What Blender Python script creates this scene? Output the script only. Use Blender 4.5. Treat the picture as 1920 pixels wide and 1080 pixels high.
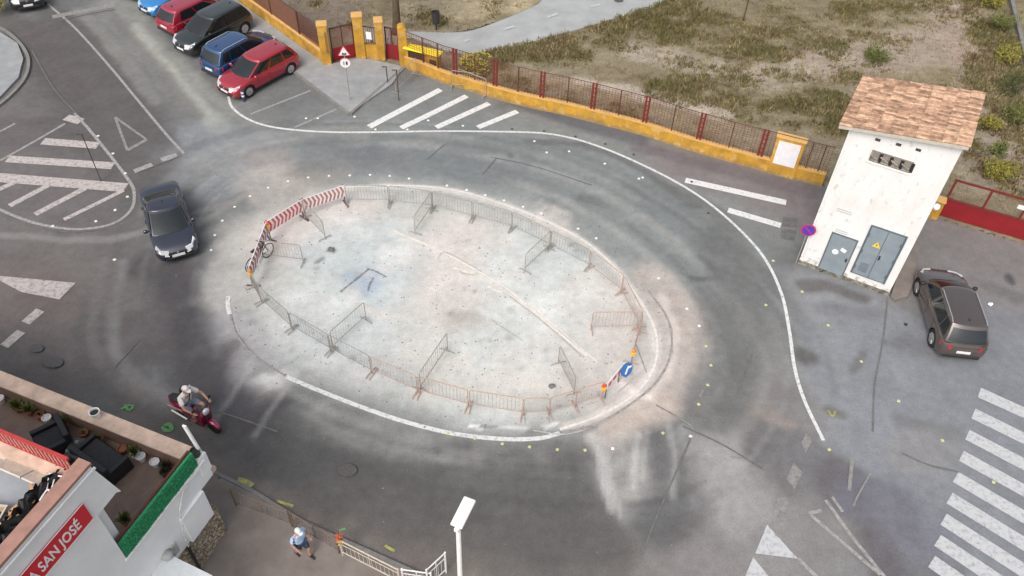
import bpy, bmesh, math, random
import numpy as np
from mathutils import Vector, Matrix
random.seed(7); np.random.seed(7)
R = math.radians
for o in list(bpy.data.objects): bpy.data.objects.remove(o)
C = bpy.context.scene.collection
sc = bpy.context.scene

# ------------------------------------------------------------------ camera
F, H, NX, NY = 1550.0, 24.0, -60.0, 1500.0
VP = math.hypot(NX, NY); TH = math.atan2(F, VP)
cam = bpy.data.cameras.new('camera'); co = bpy.data.objects.new('camera', cam); C.objects.link(co)
cam.sensor_width = 36; cam.lens = 36 * F / 1920; cam.clip_end = 2000; cam.clip_start = .1
FW = Vector((0, math.cos(TH), -math.sin(TH))); DN = Vector((0, -math.sin(TH), -math.cos(TH))); RT = Vector((1, 0, 0))
UX = (NX / VP, NY / VP)
imx = RT * UX[1] + DN * UX[0]; imy = DN * UX[1] - RT * UX[0]
m3 = Matrix((imx, -imy, -FW)).transposed()
co.matrix_world = Matrix.Translation((0, 0, H)) @ m3.to_4x4()
sc.camera = co

# ------------------------------------------------------------------ light
SUN_EL, SUN_AZ = R(48), R(205)          # azimuth clockwise from +Y
w = bpy.data.worlds.new('World'); sc.world = w; w.use_nodes = True
nt = w.node_tree; bg = nt.nodes['Background']
sky = nt.nodes.new('ShaderNodeTexSky'); sky.sky_type = 'NISHITA'; sky.sun_disc = False
sky.sun_elevation = SUN_EL; sky.sun_rotation = SUN_AZ; sky.dust_density = 6; sky.air_density = 1.0; sky.ozone_density = 1
hs = nt.nodes.new('ShaderNodeHueSaturation'); hs.inputs['Saturation'].default_value = .42      # thin high cloud greys the sky
nt.links.new(sky.outputs[0], hs.inputs['Color']); nt.links.new(hs.outputs[0], bg.inputs[0]); bg.inputs[1].default_value = 0.15
sl = bpy.data.lights.new('sun', 'SUN'); so = bpy.data.objects.new('sun', sl); C.objects.link(so)
sl.energy = .65; sl.angle = R(26); sl.color = (1, .92, .85)
d = Vector((math.sin(SUN_AZ) * math.cos(SUN_EL), math.cos(SUN_AZ) * math.cos(SUN_EL), math.sin(SUN_EL)))
so.rotation_euler = d.to_track_quat('Z', 'Y').to_euler()
sc.view_settings.view_transform = 'Standard'; sc.view_settings.look = 'None'
sc.view_settings.exposure = 0.42; sc.view_settings.gamma = 1

# ------------------------------------------------------------------ helpers
def ray(px, py):
    x = (px - 960) / F; y = (py - 540) / F
    return FW + imx * x + imy * y
def G(px, py, z=0.0):                   # point of the photo -> point of the horizontal plane z
    r = ray(px, py); t = (z - H) / r.z
    return Vector((r.x * t, r.y * t, z))
def G2(px, py, z=0.0):
    g = G(px, py, z); return (g.x, g.y)
def lin(c):
    return tuple((v / 255 / 12.92) if v <= 10 else ((v / 255 + .055) / 1.055) ** 2.4 for v in c)

MATS = {}
def mat(name, col, rough=.7, metal=0, var=.12, scale=6, bump=0, coat=0, spec=.5, col2=None, vscale=None, trans=0):
    if name in MATS: return MATS[name]
    m = bpy.data.materials.new(name); m.use_nodes = True; n = m.node_tree; b = n.nodes['Principled BSDF']
    b.inputs['Roughness'].default_value = rough; b.inputs['Metallic'].default_value = metal
    b.inputs['Coat Weight'].default_value = coat; b.inputs['Specular IOR Level'].default_value = spec
    b.inputs['Coat Roughness'].default_value = .04; b.inputs['Coat IOR'].default_value = 1.7
    tc = n.nodes.new('ShaderNodeTexCoord'); ns = n.nodes.new('ShaderNodeTexNoise')
    ns.inputs['Scale'].default_value = scale; ns.inputs['Detail'].default_value = 5; ns.inputs['Roughness'].default_value = .65
    if vscale:
        mp = n.nodes.new('ShaderNodeMapping'); mp.inputs['Scale'].default_value = vscale
        n.links.new(tc.outputs['Object'], mp.inputs[0]); n.links.new(mp.outputs[0], ns.inputs[0])
    else: n.links.new(tc.outputs['Object'], ns.inputs[0])
    cr = n.nodes.new('ShaderNodeValToRGB'); c = col[:3]
    a = [max(0, v * (1 - var * 1.6)) for v in c]; z = [min(1, v * (1 + var)) for v in c] if col2 is None else col2
    cr.color_ramp.elements[0].position = .3; cr.color_ramp.elements[1].position = .7
    cr.color_ramp.elements[0].color = (*a, 1); cr.color_ramp.elements[1].color = (*z, 1)
    n.links.new(ns.outputs[0], cr.inputs[0]); n.links.new(cr.outputs[0], b.inputs['Base Color'])
    if bump:
        bp = n.nodes.new('ShaderNodeBump'); bp.inputs['Strength'].default_value = bump; bp.inputs['Distance'].default_value = .02
        n.links.new(ns.outputs[0], bp.inputs['Height']); n.links.new(bp.outputs[0], b.inputs['Normal'])
    MATS[name] = m; return m

def vmat(name, rough=.85, grain=35, gv=.18, bump=.3, spec=.3, mid=2.2, mv=.1):   # colour from the 'col' attribute times procedural grain
    m = bpy.data.materials.new(name); m.use_nodes = True; n = m.node_tree; b = n.nodes['Principled BSDF']
    b.inputs['Roughness'].default_value = rough; b.inputs['Specular IOR Level'].default_value = spec
    at = n.nodes.new('ShaderNodeAttribute'); at.attribute_name = 'col'
    tc = n.nodes.new('ShaderNodeTexCoord'); prev = at.outputs['Color']
    for s, v in ((grain, gv), (mid, mv), (mid * 4, mv * .8)):
        ns = n.nodes.new('ShaderNodeTexNoise'); ns.inputs['Scale'].default_value = s; ns.inputs['Detail'].default_value = 6
        n.links.new(tc.outputs['Object'], ns.inputs[0])
        mr = n.nodes.new('ShaderNodeMapRange'); mr.inputs[1].default_value = .3; mr.inputs[2].default_value = .7
        mr.inputs[3].default_value = 1 - v; mr.inputs[4].default_value = 1 + v
        n.links.new(ns.outputs[0], mr.inputs[0])
        mx = n.nodes.new('ShaderNodeMix'); mx.data_type = 'RGBA'; mx.blend_type = 'MULTIPLY'; mx.inputs[0].default_value = 1
        n.links.new(prev, mx.inputs[6]); n.links.new(mr.outputs[0], mx.inputs[7]); prev = mx.outputs[2]
        if s == grain and bump:
            bp = n.nodes.new('ShaderNodeBump'); bp.inputs['Strength'].default_value = bump; bp.inputs['Distance'].default_value = .01
            n.links.new(ns.outputs[0], bp.inputs['Height']); n.links.new(bp.outputs[0], b.inputs['Normal'])
    n.links.new(prev, b.inputs['Base Color']); MATS[name] = m; return m

class MB:
    def __init__(s): s.v = []; s.f = []; s.mi = []
    def add(s, vs, fs, mi=0):
        b = len(s.v); s.v += [tuple(v) for v in vs]; s.f += [[i + b for i in f] for f in fs]; s.mi += [mi] * len(fs); return s
    def box(s, c, d, rot=None, mi=0):
        x, y, z = d[0] / 2, d[1] / 2, d[2] / 2
        vs = [Vector((i * x, j * y, k * z)) for i in (-1, 1) for j in (-1, 1) for k in (-1, 1)]
        if rot is not None: vs = [rot @ v for v in vs]
        vs = [v + Vector(c) for v in vs]
        return s.add(vs, [(0, 1, 3, 2), (4, 6, 7, 5), (0, 4, 5, 1), (2, 3, 7, 6), (0, 2, 6, 4), (1, 5, 7, 3)], mi)
    def tube(s, pts, r, n=6, mi=0, cap=True):
        pts = [Vector(p) for p in pts]; rr = r if isinstance(r, (list, tuple)) else [r] * len(pts); rings = []
        for i, p in enumerate(pts):
            t = (pts[min(i + 1, len(pts) - 1)] - pts[max(i - 1, 0)]).normalized()
            a = Vector((0, 0, 1)) if abs(t.z) < .9 else Vector((1, 0, 0))
            x = t.cross(a).normalized(); y = t.cross(x)
            rings.append([p + (x * math.cos(k * 2 * math.pi / n) + y * math.sin(k * 2 * math.pi / n)) * rr[i] for k in range(n)])
        vs = [v for g in rings for v in g]; fs = []
        for i in range(len(pts) - 1):
            for k in range(n):
                fs.append((i * n + k, i * n + (k + 1) % n, (i + 1) * n + (k + 1) % n, (i + 1) * n + k))
        if cap: fs.append(tuple(range(n))[::-1]); fs.append(tuple((len(pts) - 1) * n + k for k in range(n)))
        return s.add(vs, fs, mi)
    def lathe(s, prof, c=(0, 0, 0), n=16, rot=None, mi=0):
        vs = []; fs = []
        for r, z in prof:
            for k in range(n):
                a = 2 * math.pi * k / n; v = Vector((r * math.cos(a), r * math.sin(a), z))
                if rot is not None: v = rot @ v
                vs.append(v + Vector(c))
        for i in range(len(prof) - 1):
            for k in range(n): fs.append((i * n + k, i * n + (k + 1) % n, (i + 1) * n + (k + 1) % n, (i + 1) * n + k))
        fs.append(tuple(range(n))[::-1]); fs.append(tuple((len(prof) - 1) * n + k for k in range(n)))
        return s.add(vs, fs, mi)
    def prism(s, poly, z0, z1, mi=0):     # horizontal polygon between two heights
        n = len(poly); vs = [(p[0], p[1], z0) for p in poly] + [(p[0], p[1], z1) for p in poly]
        ar = sum(poly[i][0] * poly[(i + 1) % n][1] - poly[(i + 1) % n][0] * poly[i][1] for i in range(n))
        fs = [tuple(range(n))[::-1], tuple(range(n, 2 * n))] + [(i, (i + 1) % n, (i + 1) % n + n, i + n) for i in range(n)]
        if ar < 0: fs = [tuple(reversed(f)) for f in fs]
        return s.add(vs, fs, mi)
    def slab(s, poly3, off):              # any planar polygon thickened by vector off
        n = len(poly3); off = Vector(off); vs = [Vector(p) for p in poly3] + [Vector(p) + off for p in poly3]
        return s.add(vs, [tuple(range(n))[::-1], tuple(range(n, 2 * n))] + [(i, (i + 1) % n, (i + 1) % n + n, i + n) for i in range(n)])
    def build(s, name, m, parent=None, smooth=False, loc=None, label=None, bevel=0):
        me = bpy.data.meshes.new(name); me.from_pydata(s.v, [], s.f); me.update()
        for mm in (m if isinstance(m, (list, tuple)) else [m]): me.materials.append(mm)
        if isinstance(m, (list, tuple)): me.polygons.foreach_set('material_index', s.mi)
        bm = bmesh.new(); bm.from_mesh(me); bmesh.ops.recalc_face_normals(bm, faces=bm.faces)
        bm.to_mesh(me); bm.free()
        if smooth: me.polygons.foreach_set('use_smooth', [True] * len(me.polygons))
        o = bpy.data.objects.new(name, me); C.objects.link(o)
        if parent is not None: o.parent = parent
        if loc is not None: o.location = loc
        if label: o['label'] = label
        if bevel:
            b = o.modifiers.new('b', 'BEVEL'); b.width = bevel; b.segments = 2; b.limit_method = 'ANGLE'
        return o

def tag(o, label=None, cat=None, group=None, kind=None):
    for k, v in (('label', label), ('category', cat), ('group', group), ('kind', kind)):
        if v: o[k] = v
    return o
def thing(name, label, cat, loc=(0, 0, 0), rz=0, group=None):
    o = bpy.data.objects.new(name, None); C.objects.link(o); o.location = loc; o.rotation_euler = (0, 0, rz)
    return tag(o, label, cat, group)
def copy_tree(o, parent=None):
    c = o.copy(); C.objects.link(c); c.parent = parent
    for ch in [x for x in bpy.data.objects if x.parent == o]: copy_tree(ch, c)
    return c
def struct(mb, name, m, **k): return tag(mb.build(name, m, **k), kind='structure')

# ------------------------------------------------------------------ numpy noise
def vnoise(x, y, seed=0):
    rs = np.random.RandomState(seed); T = rs.rand(256, 256)
    xi = np.floor(x).astype(int); yi = np.floor(y).astype(int); fx = x - xi; fy = y - yi
    fx = fx * fx * (3 - 2 * fx); fy = fy * fy * (3 - 2 * fy)
    g = lambda a, b: T[a & 255, b & 255]
    return (g(xi, yi) * (1 - fx) + g(xi + 1, yi) * fx) * (1 - fy) + (g(xi, yi + 1) * (1 - fx) + g(xi + 1, yi + 1) * fx) * fy
def fbm(x, y, seed=0, oc=4):
    s = 0; a = .5; t = 0
    for i in range(oc): s = s + a * vnoise(x * 2 ** i, y * 2 ** i, seed + i); t += a; a *= .55
    return s / t
def seg_dist(X, Y, pts):
    dm = np.full(X.shape, 1e9)
    if len(pts) == 1: return np.hypot(X - pts[0][0], Y - pts[0][1])
    for (ax, ay), (bx, by) in zip(pts[:-1], pts[1:]):
        dx, dy = bx - ax, by - ay; L = dx * dx + dy * dy + 1e-9
        t = np.clip(((X - ax) * dx + (Y - ay) * dy) / L, 0, 1)
        dm = np.minimum(dm, np.hypot(X - ax - t * dx, Y - ay - t * dy))
    return dm
def inside(X, Y, poly):
    r = np.zeros(X.shape, bool); n = len(poly)
    for i in range(n):
        x1, y1 = poly[i]; x2, y2 = poly[(i + 1) % n]
        c = ((y1 > Y) != (y2 > Y)) & (X < (x2 - x1) * (Y - y1) / (y2 - y1 + 1e-12) + x1); r ^= c
    return r
def smooth_line(pts, k=6):               # Catmull-Rom through points
    P = [np.array(p, float) for p in pts]; P = [2 * P[0] - P[1]] + P + [2 * P[-1] - P[-2]]; out = []
    for i in range(1, len(P) - 2):
        for j in range(k):
            t = j / k; a, b, c, d_ = P[i - 1:i + 3]
            out.append(tuple(.5 * ((2 * b) + (-a + c) * t + (2 * a - 5 * b + 4 * c - d_) * t * t + (-a + 3 * b - 3 * c + d_) * t ** 3)))
    out.append(tuple(P[-2])); return out
def gl(pts, z=0): return [G2(x, y, z) for x, y in pts]

EK = 0.93     # display value of a white horizontal surface
def alb(c): return np.array(lin(c)) / EK

def color_grid(name, xs, ys, keep, colf, m, zf=None):
    X, Y = np.meshgrid(xs, ys); nx, ny = len(xs), len(ys)
    col = colf(X, Y)
    Z = zf(X, Y) if zf else np.zeros_like(X)
    V = np.stack([X, Y, Z], -1).reshape(-1, 3)
    idx = np.arange(nx * ny).reshape(ny, nx)
    Q = np.stack([idx[:-1, :-1], idx[:-1, 1:], idx[1:, 1:], idx[1:, :-1]], -1).reshape(-1, 4)
    cx = (X[:-1, :-1] + X[1:, 1:]).ravel() / 2; cy = (Y[:-1, :-1] + Y[1:, 1:]).ravel() / 2
    Q = Q[keep(cx, cy)]
    used = np.unique(Q); mp = np.full(nx * ny, -1); mp[used] = np.arange(len(used)); Q = mp[Q]; V = V[used]
    me = bpy.data.meshes.new(name); me.vertices.add(len(V)); me.vertices.foreach_set('co', V.ravel())
    me.loops.add(Q.size); me.loops.foreach_set('vertex_index', Q.ravel().astype(np.int32))
    me.polygons.add(len(Q)); me.polygons.foreach_set('loop_start', np.arange(0, Q.size, 4, dtype=np.int32))
    me.update(calc_edges=True); me.validate()
    a = me.color_attributes.new('col', 'FLOAT_COLOR', 'POINT')
    cc = np.ones((len(V), 4)); cc[:, :3] = col.reshape(-1, 3)[used]; a.data.foreach_set('color', cc.ravel())
    me.polygons.foreach_set('use_smooth', [True] * len(me.polygons))
    me.materials.append(m); o = bpy.data.objects.new(name, me); C.objects.link(o); return tag(o, kind='structure')

# ------------------------------------------------------------------ ground
WALL = gl([(760, 128), (833, 157), (943, 190), (1013, 207), (1060, 217), (1200, 253), (1293, 283), (1427, 320), (1540, 350)])
GATE_END = G2(1748, 412)
LEFTW = [G2(612, 125), G2(440, 0)]; ld = Vector(LEFTW[1]) - Vector(LEFTW[0])
LEFTW.append(tuple(Vector(LEFTW[0]) + ld * 2.2))
gd = (Vector(G2(1920, 450)) - Vector(G2(1757, 402))).normalized()
gq = Vector((-gd.y, gd.x)) * .22
BOUND = [LEFTW[2], LEFTW[0]] + gl([(672, 112), (700, 115), (757, 128)]) + [tuple(Vector(p) + Vector((.05, .12))) for p in WALL[1:]] + [tuple(Vector(GATE_END) + gq), tuple(Vector(GATE_END) + gq + gd * 40)]
FIELD_POLY = BOUND + [(90, 100), (-90, 100), (-90, LEFTW[2][1] + 5)]

def stroke(col, X, Y, pts, r, soft, c, a, warp=.5, world=False, seed=1):
    P = pts if world else gl(pts)
    if len(P) > 2: P = smooth_line(P, 4)
    xs = [p[0] for p in P]; ys = [p[1] for p in P]; mg = r + soft * 2 + warp + .3
    mask = (X > min(xs) - mg) & (X < max(xs) + mg) & (Y > min(ys) - mg) & (Y < max(ys) + mg)
    ii = np.where(mask)
    if not len(ii[0]): return
    x, y = X[ii], Y[ii]
    wx = (fbm(x * .9, y * .9, seed) - .5) * 2 * warp; wy = (fbm(x * .9 + 40, y * .9, seed + 9) - .5) * 2 * warp
    dd = seg_dist(x + wx, y + wy, P)
    k = np.clip(1 - (dd - r) / max(soft, .01), 0, 1); k = k * k * (3 - 2 * k)
    k = k * a * (1 - warp * .5 + warp * fbm(x * 2.2, y * 2.2, seed + 5))
    k = np.clip(k, 0, 1)[:, None]
    col[ii] = col[ii] * (1 - k) + alb(c) * k
def fillp(col, X, Y, pts, c, a, soft, warp=.5, seed=3):
    P = smooth_line(gl(pts + [pts[0]]), 5)
    dd = seg_dist(X, Y, P) * np.where(inside(X, Y, P), -1, 1) + (fbm(X * .7, Y * .7, seed) - .5) * 2 * warp
    k = np.clip(.5 - dd / (2 * soft), 0, 1); k = (k * k * (3 - 2 * k) * a)[..., None]
    col[:] = col * (1 - k) + alb(c) * k

def asphalt_color(X, Y):
    col = np.ones(X.shape + (3,)) * alb((101, 102, 102))
    n = fbm(X * .12, Y * .12, 21)[..., None]; col *= .8 + .4 * n
    S = lambda *a, **k: stroke(col, X, Y, *a, **k)
    # wide tones of the tarmac
    S([(40, 250), (60, 420), (30, 620)], 3, 3, (96, 91, 90), .8)
    S([(150, 640), (60, 560)], 2, 2, (92, 86, 84), .6)
    S([(30, 540), (120, 560)], 1.2, 1, (106, 97, 94), .4)
    S([(120, 60), (230, 220), (300, 330)], 1.2, 1.5, (86, 83, 82), .85)
    S([(70, 60), (150, 150)], 1.2, 1.2, (84, 76, 74), .7)
    S([(230, 10), (420, 200), (560, 300)], 1.0, 1.0, (126, 127, 122), .75)
    S([(250, 50), (330, 150), (420, 250)], .15, .5, (146, 147, 140), .8, warp=.2)
    S([(200, 20), (280, 110), (370, 220)], .1, .5, (104, 102, 100), .8, warp=.2)
    S([(290, 40), (380, 150), (470, 240)], .15, .5, (104, 104, 102), .8, warp=.2)
    S([(150, 20), (215, 90), (290, 190)], .2, .4, (120, 119, 115), .7, warp=.2)
    S([(330, 100), (400, 180), (500, 250)], .1, .4, (134, 134, 130), .6, warp=.2)
    S([(410, 100), (440, 170), (380, 110), (330, 70)], .4, .7, (86, 86, 88), .6)
    S([(620, 275), (800, 290), (1000, 310), (1180, 380), (1300, 470)], 2.2, 2.0, (114, 119, 119), .9)
    S([(400, 330), (480, 290), (360, 270)], 1.2, 1.4, (127, 130, 134), .7)
    S([(860, 180), (700, 215)], 1.6, 1.2, (116, 119, 118), .7)
    S([(500, 190), (600, 230)], 1.2, 1.2, (105, 106, 106), .7)
    S([(950, 235), (1100, 250), (1300, 330), (1480, 420)], .9, .9, (124, 126, 124), .6)
    S([(1260, 300), (1480, 370), (1520, 400)], .9, 1, (116, 106, 106), .6)
    S([(1560, 620), (1600, 760), (1530, 650)], 2.2, 2, (126, 128, 132), .8)
    S([(1750, 480), (1850, 520), (1900, 480)], 2.5, 2, (118, 113, 112), .8)
    S([(1700, 720), (1800, 820), (1760, 1000), (1880, 700)], 2.5, 2, (118, 121, 127), .8)
    S([(1330, 640), (1400, 560), (1350, 750)], 1.4, 1.5, (98, 99, 99), .7)
    S([(1400, 620), (1420, 720)], .7, 1, (122, 120, 118), .6)
    S([(460, 790), (650, 870), (900, 930), (1150, 930)], 1.5, 1.5, (80, 78, 78), .9)
    S([(700, 960), (900, 1000), (1150, 1010)], 1.2, 1.2, (92, 88, 85), .8)
    S([(300, 500), (330, 560), (400, 690), (470, 770)], .8, 1.0, (72, 68, 71), .9)
    S([(190, 640), (260, 600)], .8, 1, (100, 94, 94), .6)
    S([(240, 740), (420, 850), (560, 960), (760, 1060)], .5, .7, (108, 100, 95), .8)
    S([(600, 1000), (900, 1060)], 1.0, 1.2, (116, 108, 102), .7)
    S([(1000, 1060), (1200, 1060)], 1.0, 1.2, (96, 92, 90), .7)
    S([(1290, 950), (1400, 900), (1330, 1060)], 1.5, 1.5, (124, 120, 119), .8)
    S([(1340, 860), (1380, 960)], .7, .8, (150, 148, 148), .55)
    S([(1420, 730), (1480, 780), (1330, 740)], .8, 1, (114, 107, 104), .5)
    S([(1460, 850), (1600, 940), (1720, 1060)], .9, .9, (92, 91, 94), .7)
    S([(1580, 900), (1650, 1060)], .5, .6, (84, 78, 80), .6)
    S([(1620, 940), (1730, 1000)], .6, .8, (104, 104, 114), .6)
    S([(1240, 800), (1270, 900), (1240, 980)], .7, .8, (86, 86, 86), .7)
    S([(1520, 1010), (1480, 1060)], .9, 1, (124, 122, 121), .7)
    # dust spread over the island and around it
    halo = [(420, 520), (450, 410), (560, 345), (760, 325), (980, 365), (1130, 440), (1240, 540), (1295, 660), (1240, 770), (1130, 830), (960, 835), (760, 800), (560, 720), (430, 640)]
    fillp(col, X, Y, halo, (142, 144, 142), .8, 1.3, .8)
    SW = smooth_line(gl(halo + [halo[0]]), 5); cxw, cyw = G2(850, 580)
    for k in range(70):
        f = random.uniform(1.0, 1.62); i0 = random.randrange(len(SW)); nl = random.randint(5, 22); pts = [(cxw + (SW[(i0 + j) % len(SW)][0] - cxw) * f, cyw + (SW[(i0 + j) % len(SW)][1] - cyw) * f) for j in range(nl)]
        stroke(col, X, Y, pts, random.uniform(.02, .14), random.uniform(.15, .4), random.choice([(134, 136, 136), (78, 79, 80), (90, 91, 91), (124, 125, 124), (146, 146, 143)]), random.uniform(.15, .42), warp=.12, world=True, seed=k)
    isl = [(440, 540), (470, 430), (590, 370), (760, 350), (960, 395), (1100, 470), (1190, 560), (1215, 650), (1160, 740), (1020, 800), (880, 785), (700, 735), (560, 680), (470, 620)]
    fillp(col, X, Y, isl, (179, 179, 175), .92, .95, .55, seed=8)
    S([(1230, 520), (1275, 600), (1285, 670), (1240, 740), (1140, 800)], .35, 1.0, (170, 160, 153), .75)
    S([(1180, 790), (1240, 760)], .5, .6, (170, 158, 150), .7)
    S([(500, 300), (560, 330), (620, 320)], .7, .8, (144, 135, 129), .45)
    S([(490, 340), (560, 400), (470, 450)], .8, 1, (170, 163, 157), .5)
    S([(430, 620), (480, 690)], .6, 1, (150, 148, 150), .7)
    S([(440, 460), (420, 560)], .5, .8, (165, 163, 160), .7)
    # tones inside
    S([(860, 480), (900, 560), (960, 640)], 1.5, 2, (198, 188, 182), .5)
    S([(560, 440), (640, 400)], 1, 1.2, (198, 186, 182), .5)
    S([(640, 470), (700, 480), (640, 600)], 1.2, 1.5, (172, 182, 184), .6)
    S([(1000, 500), (1060, 560), (900, 700)], 1.4, 1.6, (184, 190, 189), .6)
    S([(1120, 560), (1180, 620), (1120, 700)], 1.0, 1.2, (190, 181, 175), .5)
    S([(800, 700), (980, 720)], .6, 1.0, (194, 187, 179), .5)
    S([(560, 600), (700, 680)], .7, 1.0, (180, 182, 182), .6)
    S([(740, 435), (850, 485), (960, 550), (1100, 668)], .03, .3, (200, 196, 189), .5, warp=.2)
    S([(690, 515), (668, 525), (690, 535)], .35, .5, (150, 160, 172), .8, warp=.3)
    S([(860, 590), (880, 592)], .1, .5, (150, 146, 140), .7, warp=.4)
    S([(840, 600), (900, 610)], .1, .6, (168, 164, 158), .6, warp=.4)
    S([(595, 492), (605, 485)], .04, .12, (120, 122, 118), .9, warp=.05)
    S([(618, 468), (626, 470)], .08, .1, (95, 95, 90), .9, warp=.05)
    for p in ((550, 655), (548, 658), (1040, 575), (1046, 735), (600, 640), (860, 700), (980, 690), (710, 410), (900, 640), (1000, 650), (880, 450)):
        S([p], .04, .15, (140, 140, 137), .5, warp=.15)
    # concrete kerb ring drawn under the dust
    S([(640, 352), (760, 350), (850, 358), (930, 380), (1010, 410), (1090, 450), (1150, 500), (1195, 560), (1225, 620), (1228, 680), (1195, 735), (1130, 775), (1060, 800)], .10, .16, (196, 192, 188), .75, warp=.06)
    S([(1240, 560), (1262, 620), (1258, 690), (1215, 745)], .05, .3, (196, 186, 180), .6, warp=.2)
    S([(1150, 710), (1190, 740), (1215, 745)], .05, .15, (205, 196, 190), .8, warp=.1)
    S([(1120, 800), (1060, 815), (960, 803), (880, 795)], .03, .12, (126, 126, 124), .8, warp=.1)
    S([(940, 800), (1010, 803), (1040, 792)], .03, .1, (205, 205, 205), .7, warp=.1)
    S([(995, 808), (1010, 806)], .1, .15, (120, 120, 116), .8, warp=.1)
    S([(880, 795), (900, 803)], .04, .05, (225, 225, 225), .8, warp=.03)
    # dust drawn out by tyres
    for pts, a in (([(1110, 815), (1130, 870), (1152, 960)], .6), ([(1140, 820), (1150, 890), (1168, 980)], .4), ([(1200, 820), (1186, 880), (1180, 930)], .6),
                   ([(1230, 800), (1215, 860), (1212, 930)], .4), ([(1255, 800), (1262, 870), (1262, 950)], .4), ([(1170, 820), (1165, 870)], .6),
                   ([(470, 680), (430, 740), (400, 790)], .5), ([(530, 720), (490, 780), (470, 820)], .45), ([(600, 760), (560, 830)], .25), ([(400, 540), (340, 580)], .35),
                   ([(420, 620), (360, 660)], .4), ([(900, 840), (870, 900)], .2), ([(1010, 850), (1030, 930)], .2), ([(380, 440), (480, 400)], .3), ([(370, 420), (460, 370)], .3)):
        S(pts, .03, .34, (160, 158, 156), a * .8, warp=.3)
    S([(430, 650), (400, 700)], .2, .4, (90, 84, 84), .6)
    S([(1300, 860), (1400, 900)], .3, .8, (140, 138, 136), .4)
    S([(1390, 760), (1480, 800)], .1, .4, (140, 128, 122), .5)
    # stains, dark tracks and darker bands
    S([(990, 265), (1090, 272), (1170, 300), (1230, 335), (1270, 365), (1300, 385)], .06, .35, (90, 92, 92), .8, warp=.2)
    S([(1270, 360), (1340, 400), (1390, 470), (1400, 510)], .2, .6, (98, 98, 97), .7, warp=.3)
    S([(1300, 520), (1345, 515), (1310, 480)], .05, .2, (74, 75, 75), .6, warp=.3)
    S([(1090, 375), (1125, 385)], .1, .4, (90, 92, 92), .6, warp=.3)
    S([(600, 265), (700, 285)], .2, .6, (98, 100, 103), .5, warp=.4)
    S([(850, 280), (980, 270), (940, 330), (860, 320)], .5, .3, (98, 102, 104), .4, warp=.1)
    S([(920, 170), (1000, 200), (1100, 235), (1200, 262)], .25, .5, (84, 86, 92), .85, warp=.1)  # darker band on the tarmac along the foot of the yellow wall
    S([(1200, 275), (1400, 330), (1520, 360)], .2, .5, (98, 92, 96), .8, warp=.2)  # the band goes on, fainter, towards the tower
    S([(1510, 535), (1560, 540), (1620, 560)], .15, .35, (84, 80, 80), .8, warp=.3)
    S([(1540, 575), (1640, 585)], .1, .4, (104, 104, 108), .7, warp=.3)
    S([(1500, 665), (1515, 668)], .15, .4, (86, 86, 84), .9, warp=.2)
    S([(1612, 660), (1595, 690)], .05, .3, (92, 92, 92), .7, warp=.3)
    S([(1555, 768), (1575, 775)], .08, .25, (96, 96, 90), .8, warp=.2)
    S([(1890, 520), (1895, 530)], .1, .2, (70, 70, 72), .9, warp=.2)
    S([(1860, 540), (1910, 560)], .2, .4, (94, 92, 92), .6, warp=.2)
    S([(1700, 640), (1750, 660)], .2, .6, (92, 92, 96), .6, warp=.3)
    S([(1690, 790), (1790, 810)], .1, .4, (96, 96, 94), .5, warp=.2)
    S([(1700, 850), (1720, 860), (1760, 840)], .5, .7, (130, 126, 122), .4, warp=.5)
    S([(60, 230), (130, 225)], .1, .3, (80, 74, 72), .7, warp=.1)
    S([(50, 90), (110, 180), (150, 215)], .04, .2, (70, 65, 62), .8, warp=.1)
    S([(0, 30), (30, 50)], .6, .6, (84, 80, 78), .7)
    for k in range(60):
        a = random.uniform(0, 6.28); S([(960 + 850 * math.cos(a) * random.random(), 560 + 420 * math.sin(a) * random.random())], .04, random.uniform(.1, .3), random.choice([(70, 68, 66), (86, 86, 84), (150, 148, 144)]), random.uniform(.15, .5), warp=.2, seed=k)
    for k in range(26):                      # faint drifts
        x, y = random.uniform(500, 1160), random.uniform(400, 740)
        S([(x, y), (x + random.uniform(-90, 90), y + random.uniform(-40, 40))], .1, random.uniform(.3, .9), random.choice([(205, 206, 203), (172, 173, 170), (198, 190, 184), (168, 174, 174)]), random.uniform(.2, .5), warp=.8, seed=k)
    S([(470, 800), (620, 880), (850, 930), (1060, 925)], .7, 1.1, (76, 76, 76), .8, warp=.4)
    S([(640, 920), (820, 980), (1100, 1000)], .6, 1.3, (82, 80, 79), .7, warp=.5)
    S([(310, 510), (345, 600), (410, 710), (470, 780)], .2, 1.2, (70, 68, 71), .85, warp=.4)
    S([(250, 560), (290, 660)], .3, .8, (84, 81, 82), .7, warp=.4)
    S([(1335, 450), (1390, 560), (1385, 680), (1330, 780)], .5, 1.1, (96, 97, 97), .75, warp=.4)
    S([(1240, 830), (1255, 900), (1235, 980)], .4, .7, (82, 82, 83), .7, warp=.3)
    S([(100, 20), (180, 120), (300, 270)], .35, .8, (82, 80, 79), .7, warp=.3)
    S([(60, 80), (120, 170), (200, 300)], .5, .8, (80, 75, 73), .6, warp=.3)
    S([(20, 250), (120, 250)], .8, 1.2, (86, 82, 81), .6, warp=.4)
    S([(70, 60), (150, 180), (260, 330)], 1.2, 1.6, (84, 82, 81), .45, warp=.4)
    S([(0, 430), (120, 470), (230, 560)], .4, 1.0, (104, 100, 98), .5, warp=.5)
    S([(0, 440), (200, 450), (330, 410), (460, 372)], .06, .25, (134, 130, 127), .5, warp=.15)
    S([(600, 300), (760, 310), (900, 320)], .4, .9, (104, 108, 110), .6, warp=.4)
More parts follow.
